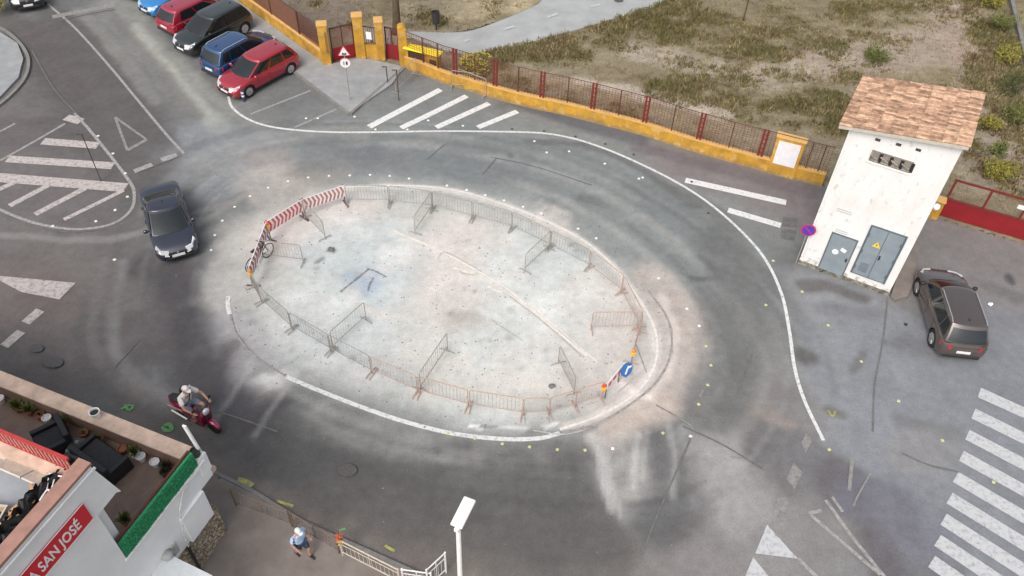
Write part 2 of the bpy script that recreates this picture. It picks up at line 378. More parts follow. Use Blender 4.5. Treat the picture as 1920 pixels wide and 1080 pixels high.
    for pts, a in (([(1112, 815), (1124, 860), (1146, 960)], .5), ([(1128, 818), (1140, 880), (1162, 970)], .35), ([(1198, 815), (1190, 870), (1186, 915)], .5), ([(1216, 810), (1206, 860), (1204, 900)], .3), ([(1256, 800), (1266, 860), (1262, 930)], .3), ([(470, 690), (425, 760), (400, 800)], .22), ([(535, 725), (500, 780), (478, 815)], .22)):
        S(pts, .02, .17, (176, 175, 172), a, warp=.1)
    g = fbm(X * 1.3, Y * 1.3, 50, 5)[..., None]; col *= .84 + .32 * g; col *= np.array((.99, 1.0, .995))
    return np.clip(col, .01, .9)
m_asph = vmat('asphalt_dusty', rough=.86, grain=40, gv=.2, bump=.5, spec=.35, mid=3.2, mv=.09)
xs = np.arange(-36, 38, .125); ys = np.arange(6, 62, .125)
keep = lambda x, y: ~inside(x, y, FIELD_POLY)
color_grid('asphalt_road', xs, ys, keep, asphalt_color, m_asph)
struct(MB().add([(-900, -900, -.06), (900, -900, -.06), (900, 900, -.06), (-900, 900, -.06)], [(0, 1, 2, 3)]), 'terrain', mat('far_soil', (.16, .14, .11), .95, scale=.2, var=.3))

# field beyond the wall
PATHP = gl([(835, 95), (760, 62), (850, 62), (905, 52), (1010, 8), (1040, -20), (1300, -60), (1240, 5), (1130, 42), (1000, 78), (900, 100)])
PATH_CORE = gl([(780, 90), (760, 72), (850, 62), (930, 42), (1010, 8), (1060, -30), (1310, -60), (1245, 3), (1130, 38), (1000, 76), (925, 94), (880, 110)])
def green_density(X, Y):
    d_ = np.zeros(X.shape)
    for pts, r, s, a in (([(960, 100), (1060, 80), (1160, 30), (1250, 10)], .9, 1.6, .95), ([(1180, 60), (1300, 60), (1400, 70)], 1.5, 2.2, .6),
                         ([(1280, 170), (1420, 180), (1560, 200)], 1.2, 1.6, .7), ([(1500, 190), (1570, 230)], .8, 1.2, .7), ([(1350, 100), (1550, 60), (1700, 10)], 2, 3, .35),
                         ([(1460, 150), (1560, 140)], 1, 1.5, .4), ([(1850, 10), (1880, 200), (1890, 330)], .9, 1.2, .7), ([(1780, 180), (1850, 300)], .5, .8, .55),
                         ([(700, 70), (600, 10)], .4, .5, .3), ([(780, 20), (830, 40), (960, 10)], .4, .8, .35), ([(900, 140), (960, 150), (1200, 215)], .4, .8, .35)):
        dd = seg_dist(X, Y, smooth_line(gl(pts), 4)); d_ = np.maximum(d_, a * np.clip(1 - (dd - r) / s, 0, 1))
    n = fbm(X * .55, Y * .8, 77, 5)
    return np.clip(d_ * 1.5 * np.clip((n - .28) * 3.2, 0, 1.1) + np.clip(n - .5, 0, 1) * .9, 0, 1)
def field_color(X, Y):
    col = np.ones(X.shape + (3,)) * alb((128, 119, 100))
    n = fbm(X * .35, Y * .5, 31, 5)[..., None]; n2 = fbm(X * 1.6, Y * 2.6, 35, 5)[..., None]
    k = np.clip((n - .42) * 4, 0, 1); col = col * (1 - k) + alb((118, 108, 88)) * k
    gdn = green_density(X, Y)[..., None]; k = np.clip(gdn * 1.1, 0, .9); col = col * (1 - k) + alb((96, 88, 64)) * k
    S = lambda *a, **k: stroke(col, X, Y, *a, **k)
    S([(1200, 95), (1330, 130), (1440, 140), (1560, 110)], .5, 1.2, (160, 150, 138), .6, warp=1)
    S([(1300, 200), (1350, 215), (1090, 150)], .2, .6, (180, 170, 160), .6, warp=.4)
    S([(1560, 120), (1700, 90), (1800, 60), (1760, 0)], 1.2, 1.4, (146, 134, 122), .8)
    S([(1800, 60), (1860, 200), (1900, 320)], .8, 1.0, (142, 128, 116), .8)
    S([(1850, 330), (1830, 250)], .8, 1.0, (140, 130, 118), .6)
    S([(640, 20), (560, 5), (620, 50)], 1.2, .8, (112, 102, 94), .8)
    S([(700, 70), (800, 80)], .8, .8, (156, 150, 142), .7)
    S([(860, 20), (960, 5), (780, 15)], .8, 1.0, (162, 150, 124), .8)
    return np.clip(col * (.7 + .6 * n2), .01, .9)
m_field = vmat('dry_soil', rough=.95, grain=18, gv=.25, bump=.8, spec=.2, mid=3, mv=.16)
fz = lambda X, Y: .002 + .10 * (fbm(X * .5, Y * .5, 90) - .5) * np.clip(seg_dist(X, Y, BOUND) - .5, 0, 1)
color_grid('field_ground', np.arange(-40, 62, .2), np.arange(20, 82, .2), lambda x, y: inside(x, y, FIELD_POLY) & ~inside(x, y, PATH_CORE), field_color, m_field, fz)
m_ = MB(); m_.prism(smooth_line(PATHP + [PATHP[0]], 4)[:-1], -.05, .035); struct(m_, 'bike_path', mat('path_concrete', alb((152, 155, 154)), .9, var=.13, scale=.5, bump=.15))

# ------------------------------------------------------------------ painted markings
def worn(name, c, wear=.45, under=(108, 107, 106), scale=7):
    m = bpy.data.materials.new(name); m.use_nodes = True; n = m.node_tree; b = n.nodes['Principled BSDF']; b.inputs['Roughness'].default_value = .8
    tc = n.nodes.new('ShaderNodeTexCoord'); ns = n.nodes.new('ShaderNodeTexNoise'); ns.inputs['Scale'].default_value = scale; ns.inputs['Detail'].default_value = 8; ns.inputs['Roughness'].default_value = .7
    cr = n.nodes.new('ShaderNodeValToRGB'); cr.color_ramp.elements[0].position = wear - .13; cr.color_ramp.elements[1].position = wear + .12
    cr.color_ramp.elements[0].color = (*alb(under), 1); cr.color_ramp.elements[1].color = (*alb(c), 1)
    n.links.new(tc.outputs['Object'], ns.inputs[0]); n.links.new(ns.outputs[0], cr.inputs[0]); n.links.new(cr.outputs[0], b.inputs['Base Color']); return m
M_WHITE = worn('road_paint', (202, 202, 200), .36)
M_ZEBRA = worn('zebra_paint', (176, 178, 180), .4, (128, 128, 130))
M_BRIGHT = worn('fresh_road_paint', (198, 199, 198), .39)
M_PINK = worn('warm_road_paint', (172, 165, 162), .42, (106, 102, 100))
M_FADED = worn('faded_road_paint', (152, 150, 148), .46)
M_FAINT = worn('faint_road_paint', (136, 134, 131), .5)
M_CRACK = worn('tar_seam', (84, 84, 84), .54, (104, 103, 102), 5)
ZL = [.005]
def strip(mb, pts, wd, z=None, jit=0, world=False):
    P = [Vector((*p, 0)) for p in (pts if world else gl(pts))]
    if len(P) > 2: P = [Vector((*p, 0)) for p in smooth_line([(q.x, q.y) for q in P], 5)]
    L = []
    for i, p in enumerate(P):
        t = (P[min(i + 1, len(P) - 1)] - P[max(i - 1, 0)]).normalized(); nn = Vector((-t.y, t.x, 0)) * wd / 2 * (1 + random.uniform(-jit, jit))
        L += [p + nn, p - nn]
    zz = .005 if z is None else z
    return mb.add([(v.x, v.y, zz) for v in L], [(2 * i, 2 * i + 1, 2 * i + 3, 2 * i + 2) for i in range(len(P) - 1)])
def poly(mb, pts, z=.005): return mb.add([(*G2(x, y), z) for x, y in pts], [tuple(range(len(pts)))])
def mark(name, m, strips=(), polys=(), z=.005, jit=.03):
    mb = MB()
    for p, wd in strips: ZL[0] += .0003; strip(mb, p, wd, z + ZL[0] - .005, jit)
    for p in polys: ZL[0] += .0003; poly(mb, p, z + ZL[0] - .005)
    o = mb.build(name, m)
    for p in o.data.polygons:
        if p.normal.z < 0: p.flip()
    return tag(o, kind='structure')
mark('outer_edge_line', M_BRIGHT, [([(428, 181), (436, 202), (466, 224), (515, 239), (600, 247), (700, 248), (820, 246), (940, 247), (1020, 250), (1080, 261), (1140, 281), (1200, 307), (1260, 337), (1320, 374), (1380, 424), (1432, 482), (1465, 550), (1480, 620), (1490, 690), (1508, 750), (1544, 826)], .13)])
mark('island_edge_line', M_BRIGHT, [([(536, 706), (600, 733), (680, 764), (760, 791), (850, 813), (940, 823), (1010, 822), (1050, 812)], .17), ([(428, 555), (427, 572), (431, 590)], .16)])
mark('parking_bay_line', M_FADED, [([(470, 214), (582, 170)], .12), ([(552, 239), (630, 205)], .12)])
mark('hatched_stripe', M_WHITE, [([(692, 238), (826, 168)], .38), ([(752, 240), (815, 210), (875, 180)], .34), ([(818, 239), (917, 194)], .34), ([(896, 239), (970, 209)], .34),
     ([(1285, 338), (1474, 380)], .38), ([(1365, 394), (1464, 423)], .36)])
mark('traffic_island_stripe', M_PINK, [([(80, 265), (184, 273)], .5), ([(14, 298), (212, 311)], .5), ([(-40, 330), (236, 352)], .62), ([(32, 340), (-40, 372)], .3), ([(90, 348), (18, 386)], .3), ([(160, 353), (66, 402)], .3), ([(232, 357), (120, 412)], .22), ([(124, 220), (152, 228)], .5)])
mark('traffic_island_outline', M_FADED, [([(140, 212), (178, 256), (240, 336), (252, 366), (244, 396), (210, 420), (150, 430), (90, 424), (40, 410), (-30, 380)], .14), ([(122, 232), (60, 268), (-30, 318)], .13), ([(0, 247), (28, 232)], .13)])
mark('lane_divider_line', M_FADED, [([(90, 8), (140, 52), (200, 118), (260, 190), (310, 250), (345, 288)], .13)])
mark('give_way_triangle', M_FAINT, [([(216, 220), (239, 282)], .12), ([(216, 220), (275, 262)], .12), ([(239, 282), (275, 262)], .2)])
mark('give_way_dash', M_FADED, [([(252, 322), (286, 309)], .35), ([(302, 300), (332, 291)], .35)])
mark('stop_line', M_FAINT, [([(98, 32), (130, 26), (215, 10)], .45)])
mark('zebra_crossing', M_ZEBRA, [([(1836 - i * 11.2, 736 + i * 39.6), (1990 - i * 11.2 + i * 4, 806 + i * 47)], .52) for i in range(9)])
mark('give_way_triangle_solid', M_ZEBRA, polys=[[(1438, 984), (1416, 1038), (1496, 1048)], [(1412, 1045), (1385, 1110), (1465, 1110)]])
mark('lane_arrow_outline', M_FADED, [([(1496, 1048), (1560, 1110)], .14), ([(1516, 962), (1540, 958)], .12), ([(1520, 966), (1585, 1022), (1650, 1078)], .12), ([(1548, 938), (1600, 1010), (1665, 1090)], .12), ([(1560, 932), (1580, 960)], .1)])
mark('left_arrow', M_PINK, polys=[[(-20, 516), (142, 531), (112, 562), (40, 548)]], strips=[([(8, 650), (40, 622)], .4), ([(48, 606), (76, 582)], .4)])
mark('faded_square', M_FAINT, polys=[[(1488, 868), (1504, 886), (1490, 918), (1474, 898)], [(1462, 926), (1482, 940), (1466, 980), (1448, 962)], [(1512, 812), (1522, 828), (1510, 850), (1502, 830)]])
mark('chalk_trace', M_FAINT, [([(1230, 760), (1280, 788), (1298, 802), (1297, 812)], .07), ([(1598, 860), (1592, 920)], .12), ([(1632, 888), (1608, 930), (1600, 950)], .06), ([(1318, 732), (1312, 744)], .06), ([(1370, 857), (1392, 860)], .04)])
mark('tarmac_seam', M_CRACK, [([(1295, 822), (1270, 880), (1235, 960), (1200, 1050)], .05), ([(1412, 660), (1382, 738)], .05), ([(1664, 560), (1655, 640), (1640, 720), (1636, 810)], .06), ([(1690, 850), (1740, 872), (1798, 886)], .05),
     ([(1280, 800), (1350, 832), (1430, 880)], .05), ([(920, 295), (1000, 312), (1110, 348)], .05), ([(800, 300), (835, 270)], .04), ([(905, 327), (930, 298)], .04), ([(255, 325), (300, 308), (340, 292)], .06), ([(110, 40), (160, 28), (215, 18)], .08),
     ([(60, 95), (100, 165), (146, 216)], .07), ([(0, 402), (60, 424), (130, 436), (200, 430)], .05), ([(400, 770), (440, 782), (520, 810)], .06), ([(215, 690), (260, 640)], .04)], z=.008, jit=.3)
mark('patched_tarmac', M_CRACK, polys=[[(1468, 407), (1496, 410), (1494, 426), (1466, 424)], [(1465, 430), (1493, 433), (1489, 452), (1463, 447)]], z=.009)
M_JOINT = worn('pale_joint', (208, 203, 196), .42, (176, 174, 170)); M_DJOINT = worn('dark_joint', (150, 148, 144), .5, (180, 180, 177), 6); M_DSTAIN = worn('wet_edge', (104, 108, 114), .45, (160, 164, 168), 6)
mark('island_joint', M_JOINT, [([(738, 434), (800, 460), (850, 484), (912, 518), (960, 549), (1030, 610), (1100, 668)], .1), ([(1000, 570), (1060, 628), (1120, 680)], .06), ([(850, 503), (872, 510), (892, 514)], .12), ([(915, 538), (930, 546), (942, 548)], .12), ([(985, 574), (1004, 584)], .15), ([(640, 352), (760, 349), (850, 357), (930, 379), (1010, 409), (1090, 449), (1150, 499), (1197, 560), (1228, 620), (1229, 680), (1195, 735), (1130, 777), (1050, 806)], .1)], z=.007, jit=.25)
mark('island_joint_dark', M_DJOINT, [([(820, 486), (838, 474), (905, 512)], .04), ([(862, 508), (868, 514), (890, 516)], .04), ([(955, 556), (1020, 606), (1090, 668)], .04), ([(1120, 798), (1060, 815), (1000, 808)], .06), ([(1100, 760), (1150, 742), (1200, 700)], .05), ([(800, 360), (900, 384), (1000, 420), (1080, 462)], .04), ([(560, 600), (620, 640)], .03), ([(920, 600), (980, 640)], .03)], z=.0075, jit=.3)
mark('dark_stain_line', M_DSTAIN, [([(638, 548), (660, 530), (690, 506)], .07), ([(688, 505), (700, 508), (724, 520)], .06), ([(700, 522), (692, 536), (690, 546)], .05), ([(1190, 640), (1212, 700)], .03)], z=.008, jit=.4)
mark('island_edge_faint', M_FADED, [([(1050, 812), (1110, 800), (1180, 760), (1232, 715), (1258, 660), (1252, 600), (1215, 545)], .09), ([(431, 590), (445, 630), (480, 670), (536, 706)], .07)], z=.0065, jit=.3)
mark('bike_path_dash', M_ZEBRA, strips=[([(945, 57), (964, 51)], .2), ([(1026, 34), (1045, 28)], .2), ([(1108, 14), (1125, 10)], .2), ([(870, 80), (880, 76)], .2)], z=.041)
M_GRN = worn('green_chalk', (86, 176, 84), .5, (110, 116, 104), 10); M_YEL = worn('yellow_chalk', (170, 172, 70), .52, (122, 118, 100), 10)
mark('green_survey_mark', M_GRN, [([(228, 768), (236, 764), (243, 770), (250, 764)], .09), ([(232, 760), (252, 762)], .06), ([(308, 800), (318, 796), (322, 806), (310, 808), (306, 800)], .14), ([(636, 996), (648, 992)], .08)])
mark('yellow_survey_mark', M_YEL, [([(446, 900), (460, 904), (474, 912)], .2), ([(448, 908), (462, 912)], .16), ([(470, 925), (490, 932)], .08), ([(520, 940), (550, 950)], .1), ([(722, 1024), (740, 1034)], .1), ([(1552, 770), (1560, 782), (1566, 772)], .08)])
mark('manhole_cover', mat('manhole', (.105, .10, .098), .6, .3, .2, 20), polys=[[(70 + 13 * math.cos(a), 655 - 8 * math.sin(a)) for a in [k * .5236 for k in range(12)]], [(100 + 20 * math.cos(a), 681 + 11 * math.sin(a)) for a in [k * .5236 for k in range(12)]],
     [(1160 + 9 * math.cos(a), 3 + 3 * math.sin(a)) for a in [k * .5236 for k in range(12)]], [(652 + 18 * math.cos(a), 884 + 12 * math.sin(a)) for a in [k * .5236 for k in range(12)]]], z=.045)

# ------------------------------------------------------------------ pavements
M_PAVE = mat('pavement_concrete', alb((140, 142, 143)), .85, var=.12, scale=1.5, bump=.2)
M_KERB = mat('kerb_stone', alb((120, 118, 114)), .85, var=.15, scale=5, bump=.2)
M_PAVEB = mat('pavement_brown', alb((122, 114, 108)), .9, var=.16, scale=1.2, bump=.25)
def pavement(name, pts, m, z=.11, kerb=.18, world=False):
    P = pts if world else gl(pts); mb = MB(); mb.prism(P, -.05, z); struct(mb, name, m)
def kerb(pts, z=.115, wd=.16):
    mb = MB(); P = smooth_line(gl(pts), 4) if len(pts) > 2 else gl(pts)
    for a, b in zip(P[:-1], P[1:]):
        A_, B_ = Vector((*a, 0)), Vector((*b, 0)); t = (B_ - A_); L = t.length; an = math.atan2(t.y, t.x)
        c = (A_ + B_) / 2; mb.box((c.x, c.y, z / 2 - .02), (L - .006, wd, z + .04), Matrix.Rotation(an, 3, 'Z'))
    struct(mb, 'kerb', M_KERB)
lw = [Vector(p) for p in LEFTW]
far_k = Vector(G2(553, 135)); dirk = (lw[1] - lw[0]).normalized()
pavement('parking_pavement', [G2(655, 216), tuple(far_k), tuple(far_k + dirk * 26), tuple(lw[0] + dirk * 26), tuple(lw[0]), G2(672, 112), G2(700, 115), G2(757, 128), G2(735, 160)], M_PAVE, world=True)
k1 = MB()
def kerb_seg(a, b, z=.118, wd=.14):
    a, b = Vector(a), Vector(b); t = b - a; an = math.atan2(t.y, t.x); c = (a + b) / 2
    k1.box((c.x, c.y, z / 2 - .02), (t.length, wd, z + .04), Matrix.Rotation(an, 3, 'Z'))
kerb_seg(G2(655, 216), far_k + dirk * 26); kerb_seg(G2(657, 216), G2(757, 129)); struct(k1, 'kerb', M_KERB)
pavement('corner_pavement', [(-60, 40), (0, 62), (34, 84), (45, 112), (36, 148), (0, 186), (-60, 220)], M_PAVE)
kerb([(-10, 48), (20, 66), (45, 92), (55, 120), (44, 155), (5, 195), (-30, 215)])
pavement('street_pavement', [(395, 888), (470, 925), (570, 985), (680, 1035), (800, 1090), (900, 1160), (300, 1160), (330, 1000)], M_PAVEB, z=.09)
kerb([(396, 884), (472, 922), (572, 982), (682, 1032), (802, 1086)], z=.10, wd=.12)
mb = MB(); mb.prism(gl([(1668, 558), (1676, 566), (1700, 560), (1712, 530), (1722, 470), (1716, 452), (1700, 452)]), -.02, .16); struct(mb, 'concrete_plinth', M_PAVEB, bevel=.03)

# ------------------------------------------------------------------ colours of things
M_YW = mat('yellow_render', alb((182, 138, 46)), .88, var=.22, scale=1.6, bump=.2)
M_YCAP = mat('yellow_wall_cap', alb((200, 158, 96)), .85, var=.1, scale=3)
M_REDM = mat('dark_red_metal', alb((112, 42, 36)), .55, .1, .12, 5)
M_REDP = mat('red_gate_panel', alb((128, 22, 30)), .6, 0, .12, 1.5)
M_DKM = mat('dark_bronze_metal', alb((84, 52, 42)), .6, .1, .1, 5)
M_WIRE = mat('rusty_wire', alb((112, 68, 52)), .7, .1, .1, 5)
M_WHITE_W = mat('white_render', (.80, .79, .78), .85, var=.05, scale=1.2, bump=.12)
M_BLACK = mat('matt_black', (.018, .018, .02), .6, 0, .2, 8)
M_GALV = mat('galvanised_steel', alb((146, 142, 135)), .65, .05, .15, 12)
M_RUSTG = mat('rusty_pink_steel', alb((172, 146, 132)), .65, .05, .15, 12)
M_WPL = mat('white_plastic', (.78, .78, .78), .4, 0, .04, 5)

def weather(m, z1, dirt):
    n = m.node_tree; b = n.nodes['Principled BSDF']; prev = b.inputs['Base Color'].links[0].from_socket
    tc = n.nodes.new('ShaderNodeTexCoord'); sx = n.nodes.new('ShaderNodeSeparateXYZ'); n.links.new(tc.outputs['Object'], sx.inputs[0])
    for k, (sc_, lo, hi, c, f) in enumerate(((2.5, .56, .7, (.55, .44, .22, 1), .5), (7, .6, .66, (.25, .2, .14, 1), .5))):
        ns = n.nodes.new('ShaderNodeTexNoise'); ns.inputs['Scale'].default_value = sc_; ns.inputs['Detail'].default_value = 8; n.links.new(tc.outputs['Object'], ns.inputs[0])
        mr = n.nodes.new('ShaderNodeMapRange'); mr.inputs[1].default_value = lo; mr.inputs[2].default_value = hi; mr.inputs[4].default_value = f; n.links.new(ns.outputs[0], mr.inputs[0])
        mx = n.nodes.new('ShaderNodeMix'); mx.data_type = 'RGBA'; n.links.new(mr.outputs[0], mx.inputs[0]); n.links.new(prev, mx.inputs[6]); mx.inputs[7].default_value = c; prev = mx.outputs[2]
    m1 = n.nodes.new('ShaderNodeMapRange'); m1.inputs[1].default_value = 0; m1.inputs[2].default_value = z1; m1.inputs[3].default_value = .75; m1.inputs[4].default_value = .2; n.links.new(sx.outputs[2], m1.inputs[0])
    ns = n.nodes.new('ShaderNodeTexNoise'); ns.inputs['Scale'].default_value = 5; ns.inputs['Detail'].default_value = 8; n.links.new(tc.outputs['Object'], ns.inputs[0])
    ad = n.nodes.new('ShaderNodeMath'); ad.operation = 'SUBTRACT'; n.links.new(m1.outputs[0], ad.inputs[0]); n.links.new(ns.outputs[0], ad.inputs[1])
    m2 = n.nodes.new('ShaderNodeMapRange'); m2.inputs[1].default_value = 0; m2.inputs[2].default_value = .12; m2.inputs[4].default_value = .6; n.links.new(ad.outputs[0], m2.inputs[0])
    mx = n.nodes.new('ShaderNodeMix'); mx.data_type = 'RGBA'; n.links.new(m2.outputs[0], mx.inputs[0]); n.links.new(prev, mx.inputs[6]); mx.inputs[7].default_value = dirt; n.links.new(mx.outputs[2], b.inputs['Base Color'])
weather(M_YW, .45, (.20, .16, .11, 1))
# ------------------------------------------------------------------ perimeter wall and fence
def wall_run(P, h, thick, mb, capmb, base=-.1):
    n = len(P); nn = []
    for i in range(n):
        t = (Vector(P[min(i + 1, n - 1)]) - Vector(P[max(i - 1, 0)])).normalized(); nn.append(Vector((-t.y, t.x)))
    for k, (z0, z1, o0, o1, tgt) in enumerate(((base, h, 0, thick, mb), (h, h + .05, -.02, thick + .02, capmb))):
        vs = []
        for p, q in zip(P, nn):
            a = Vector(p) + q * o0; b = Vector(p) + q * o1; vs += [(a.x, a.y, z0), (b.x, b.y, z0), (b.x, b.y, z1), (a.x, a.y, z1)]
        fs = []
        for i in range(n - 1):
            for j in range(4): fs.append((4 * i + j, 4 * i + (j + 1) % 4, 4 * i + 4 + (j + 1) % 4, 4 * i + 4 + j))
        fs += [(0, 1, 2, 3), tuple(4 * (n - 1) + j for j in (3, 2, 1, 0))]; tgt.add(vs, fs)
def resample(P, step):
    P = [Vector(p) for p in P]; out = [P[0]]; acc = 0
    for a, b in zip(P[:-1], P[1:]):
        L = (b - a).length; s = step - acc
        while s <= L: out.append(a + (b - a) * (s / L)); s += step
        acc = L - (s - step)
    return out
WS = smooth_line(WALL[1:], 5)
WS = [WALL[0]] + WS
tl = thing('perimeter_fence', 'long curving yellow wall topped by a dark red wire fence between field and road', 'fence')
a, b = MB(), MB(); wall_run(WS, .66, .22, a, b); a.build('wall', M_YW, tl); b.build('coping', M_YCAP, tl)
def offs(P, o):
    out = []
    for i in range(len(P)):
        t = (Vector(P[min(i + 1, len(P) - 1)]) - Vector(P[max(i - 1, 0)])).normalized(); out.append(Vector(P[i]) + Vector((-t.y, t.x)) * o)
    return out
CW = offs(WS, .11)
PP = [Vector(G2(x, y)) for x, y in ((852, 163), (926, 185), (1013, 207), (1106, 230), (1203, 254), (1303, 286), (1416, 318))]
def nearest_on(P, q):
    best = None
    for a, b in zip(P[:-1], P[1:]):
        t = max(0, min(1, (q - a).dot(b - a) / (b - a).length_squared)); c = a + (b - a) * t
        if best is None or (c - q).length < best[0]: best = ((c - q).length, c, (b - a).normalized())
    return best[1], best[2]
for q in PP:                                       # twin flat posts with lattice between
    c, t = nearest_on(CW, q); m_ = MB(); an = Matrix.Rotation(math.atan2(t.y, t.x), 3, 'Z')
    for s in (-.085, .085): m_.box((c.x + t.x * s, c.y + t.y * s, 1.43), (.09, .07, 1.5), an)
    for z in (.9, 1.15, 1.4, 1.65, 1.9): m_.box((c.x, c.y, z), (.15, .02, .05), an)
    m_.build('wide_post', M_REDM, tl)
mid = [((PP[i] + PP[i + 1]) / 2) for i in range(6)] + [Vector(G2(1523, 350)), Vector(G2(1500, 345)), Vector(G2(790, 143)), Vector(G2(820, 152))]
for q in mid:
    c, t = nearest_on(CW, q); m_ = MB(); m_.box((c.x, c.y, 1.42), (.045, .045, 1.46), Matrix.Rotation(math.atan2(t.y, t.x), 3, 'Z')); m_.build('thin_post', M_DKM, tl)
m_ = MB(); m_.tube([(p.x, p.y, 2.15) for p in CW], .022, 5); m_.build('top_rail', M_DKM, tl)
m_ = MB()
for k in range(11): m_.tube([(p.x, p.y, .80 + k * .125) for p in CW], .010, 3, cap=False)
for p in resample([tuple(p) for p in CW], .16): m_.tube([(p.x, p.y, .72), (p.x, p.y, 2.15)], .009, 3, cap=False)
m_.build('wire_mesh', M_WIRE, tl)
# notice board pier
c, t = nearest_on(CW, Vector(G2(1462, 330))); nrm = Vector((t.y, -t.x)); an = Matrix.Rotation(math.atan2(t.y, t.x), 3, 'Z')
np_ = thing('notice_pier', 'yellow pier holding a blank white board in the fence beside the white tower', 'board', (c.x, c.y, 0), math.atan2(t.y, t.x))
m_ = MB(); m_.box((0, 0, 1.02), (1.28, .34, 2.1)); m_.build('pier', M_YW, np_, bevel=.02)
m_ = MB(); m_.box((0, 0, 2.10), (1.38, .44, .08)); m_.build('cap', M_YCAP, np_, bevel=.02)
m_ = MB(); m_.box((0, -.185, 1.28), (1.0, .03, 1.25)); m_.build('board', mat('board_white', (.72, .72, .74), .6, var=.06, scale=4), np_)
# left wall with screened fence
tlw = thing('screened_fence', 'low yellow wall with brown screened railing behind the parked cars', 'fence')
LW = [tuple(lw[0] + dirk * .2), tuple(lw[0] + dirk * 26)]
a, b = MB(), MB(); wall_run([LW[1], LW[0]], .72, .25, a, b); a.build('wall', M_YW, tlw); b.build('coping', M_YCAP, tlw)
tn = Vector((dirk.y, -dirk.x))
if tn.dot(Vector((0, 1))) < 0: tn = -tn
an = Matrix.Rotation(math.atan2(dirk.y, dirk.x), 3, 'Z'); cw = lw[0] + tn * .12
M_SCREEN = mat('brown_reed_screen', alb((122, 84, 66)), .85, 0, .25, 14, .3, vscale=(6, 6, .4))
for k in range(9):
    p = cw + dirk * (2.9 * k + 2.6); m_ = MB(); m_.box((p.x, p.y, 1.45), (.09, .07, 1.4), an); m_.build('post', M_DKM, tlw)
    p0 = cw + dirk * (2.9 * k + (.1 if k == 0 else -.2)); L = 2.9
    c_ = cw + dirk * (2.9 * k + 1.2); m_ = MB()
    for j in range(34):
        q = cw + dirk * (2.9 * k - .25 + j * .0853); m_.box((q.x, q.y, 1.42), (.062 if k > 0 else .02, .018, 1.25), an)
    m_.build('screen_panel', M_SCREEN if k > 0 else M_WIRE, tlw)
m_ = MB(); e = cw + dirk * 26; m_.tube([(cw.x, cw.y, 2.12), (e.x, e.y, 2.12)], .03, 6); m_.build('top_rail', M_DKM, tlw)

# gate pillars and gates
def pillar(px, h, wd, label, top='flat', dp=.5):
    x, y = G2(*px); o = thing('gate_pillar', label, 'pillar', (x, y + dp / 2, 0), R(12), 'yellow gate pillars')
    m_ = MB()
    if top == 'round':
        P = [(-wd / 2, 0), (wd / 2, 0), (wd / 2, h - wd / 2)] + [(wd / 2 * math.cos(a), h - wd / 2 + wd / 2 * math.sin(a)) for a in [k * math.pi / 8 for k in range(1, 8)]] + [(-wd / 2, h - wd / 2)]
        m_.slab([(p[0], -dp / 2, p[1]) for p in P], (0, dp, 0)); m_.build('shaft', M_YW, o)
    else:
        m_.box((0, 0, h / 2), (wd, dp, h)); m_.build('shaft', M_YW, o, bevel=.02)
        m_ = MB(); m_.box((0, 0, h + .035), (wd + .06, dp + .06, .07)); m_.build('cap', M_YCAP, o, bevel=.015)
    return o
pillar((612, 125), 2.35, .5, 'yellow pillar left of the gate behind the triangular warning sign')
pillar((676, 113), 2.5, .52, 'tallest yellow pillar, right of the wide gate')
pillar((714, 116), 2.3, .42, 'yellow pillar between the white notice and the small barred gate', dp=.55)
pillar((757, 128), 2.4, .46, 'round topped yellow pillar right of the small barred gate', 'round')
def bargate(name, a, b, label, hl, h, bars, parent=None):
    a, b = Vector(G2(*a)), Vector(G2(*b)); t = b - a; L = t.length
    o = thing(name, label, 'gate', (a.x, a.y + .25, 0), math.atan2(t.y, t.x))
    m_ = MB(); m_.box((L / 2, 0, hl / 2 + .06), (L - .1, .05, hl)); m_.build('lower_panel', M_REDP, o)
    m_ = MB()
    for x in (.07, L / 2, L - .07): m_.box((x, .0, h / 2 + .06), (.06, .062, h))
    m_.box((L / 2, 0, h + .03), (L - .08, .066, .06)); m_.build('frame', M_DKM, o)
    m_ = MB()
    for k in range(bars): m_.box(((k + .5) * (L - .1) / bars + .05, 0, (h + hl) / 2 + .06), (.022, .02, h - hl))
    m_.build('bars', M_WIRE if bars > 20 else M_REDM, o); return o
bargate('wide_gate', (622, 122), (668, 111), 'wide gate with dark red lower panel and open mesh top between two pillars', .75, 1.95, 24)
bargate('small_gate', (723, 114), (750, 120), 'small gate with vertical bars over a dark red panel', .85, 1.85, 9)
x, y = G2(695, 115); o = thing('infill_wall', 'low yellow wall with grille and white notice between the two gates', 'wall', (x, y + .3, 0), R(-12))
m_ = MB(); m_.box((0, 0, .42), (.95, .3, .84)); m_.build('wall', M_YW, o)
m_ = MB()
for k in range(8): m_.box((-.42 + k * .12, 0, 1.35), (.018, .018, 1.0))
m_.box((0, 0, 1.87), (.95, .04, .05)); m_.build('grille', M_DKM, o)
m_ = MB(); m_.box((0, -.06, 1.4), (.3, .02, .42)); m_.build('notice', M_WPL, o)
# meter cabinet
x, y = G2(798, 138); o = thing('meter_cabinet', 'yellow cabinet with two dark openings and bright yellow lid by the fence', 'cabinet', (x, y + .3, 0), R(-20))
m_ = MB(); m_.box((-.1, 0, .6), (1.9, .36, 1.2)); m_.build('body', M_YW, o, bevel=.02)
m_ = MB(); m_.box((-.1, -.06, 1.24), (2.1, .56, .08)); m_.build('lid', mat('bright_yellow', alb((250, 214, 40)), .5, var=.05), o, bevel=.01)
for cx, wx, hz, cz in ((-.45, .95, .55, .82), (.52, .4, .38, .68)):
    m_ = MB(); m_.box((cx, -.19, cz), (wx, .03, hz)); m_.build('opening', M_BLACK, o)
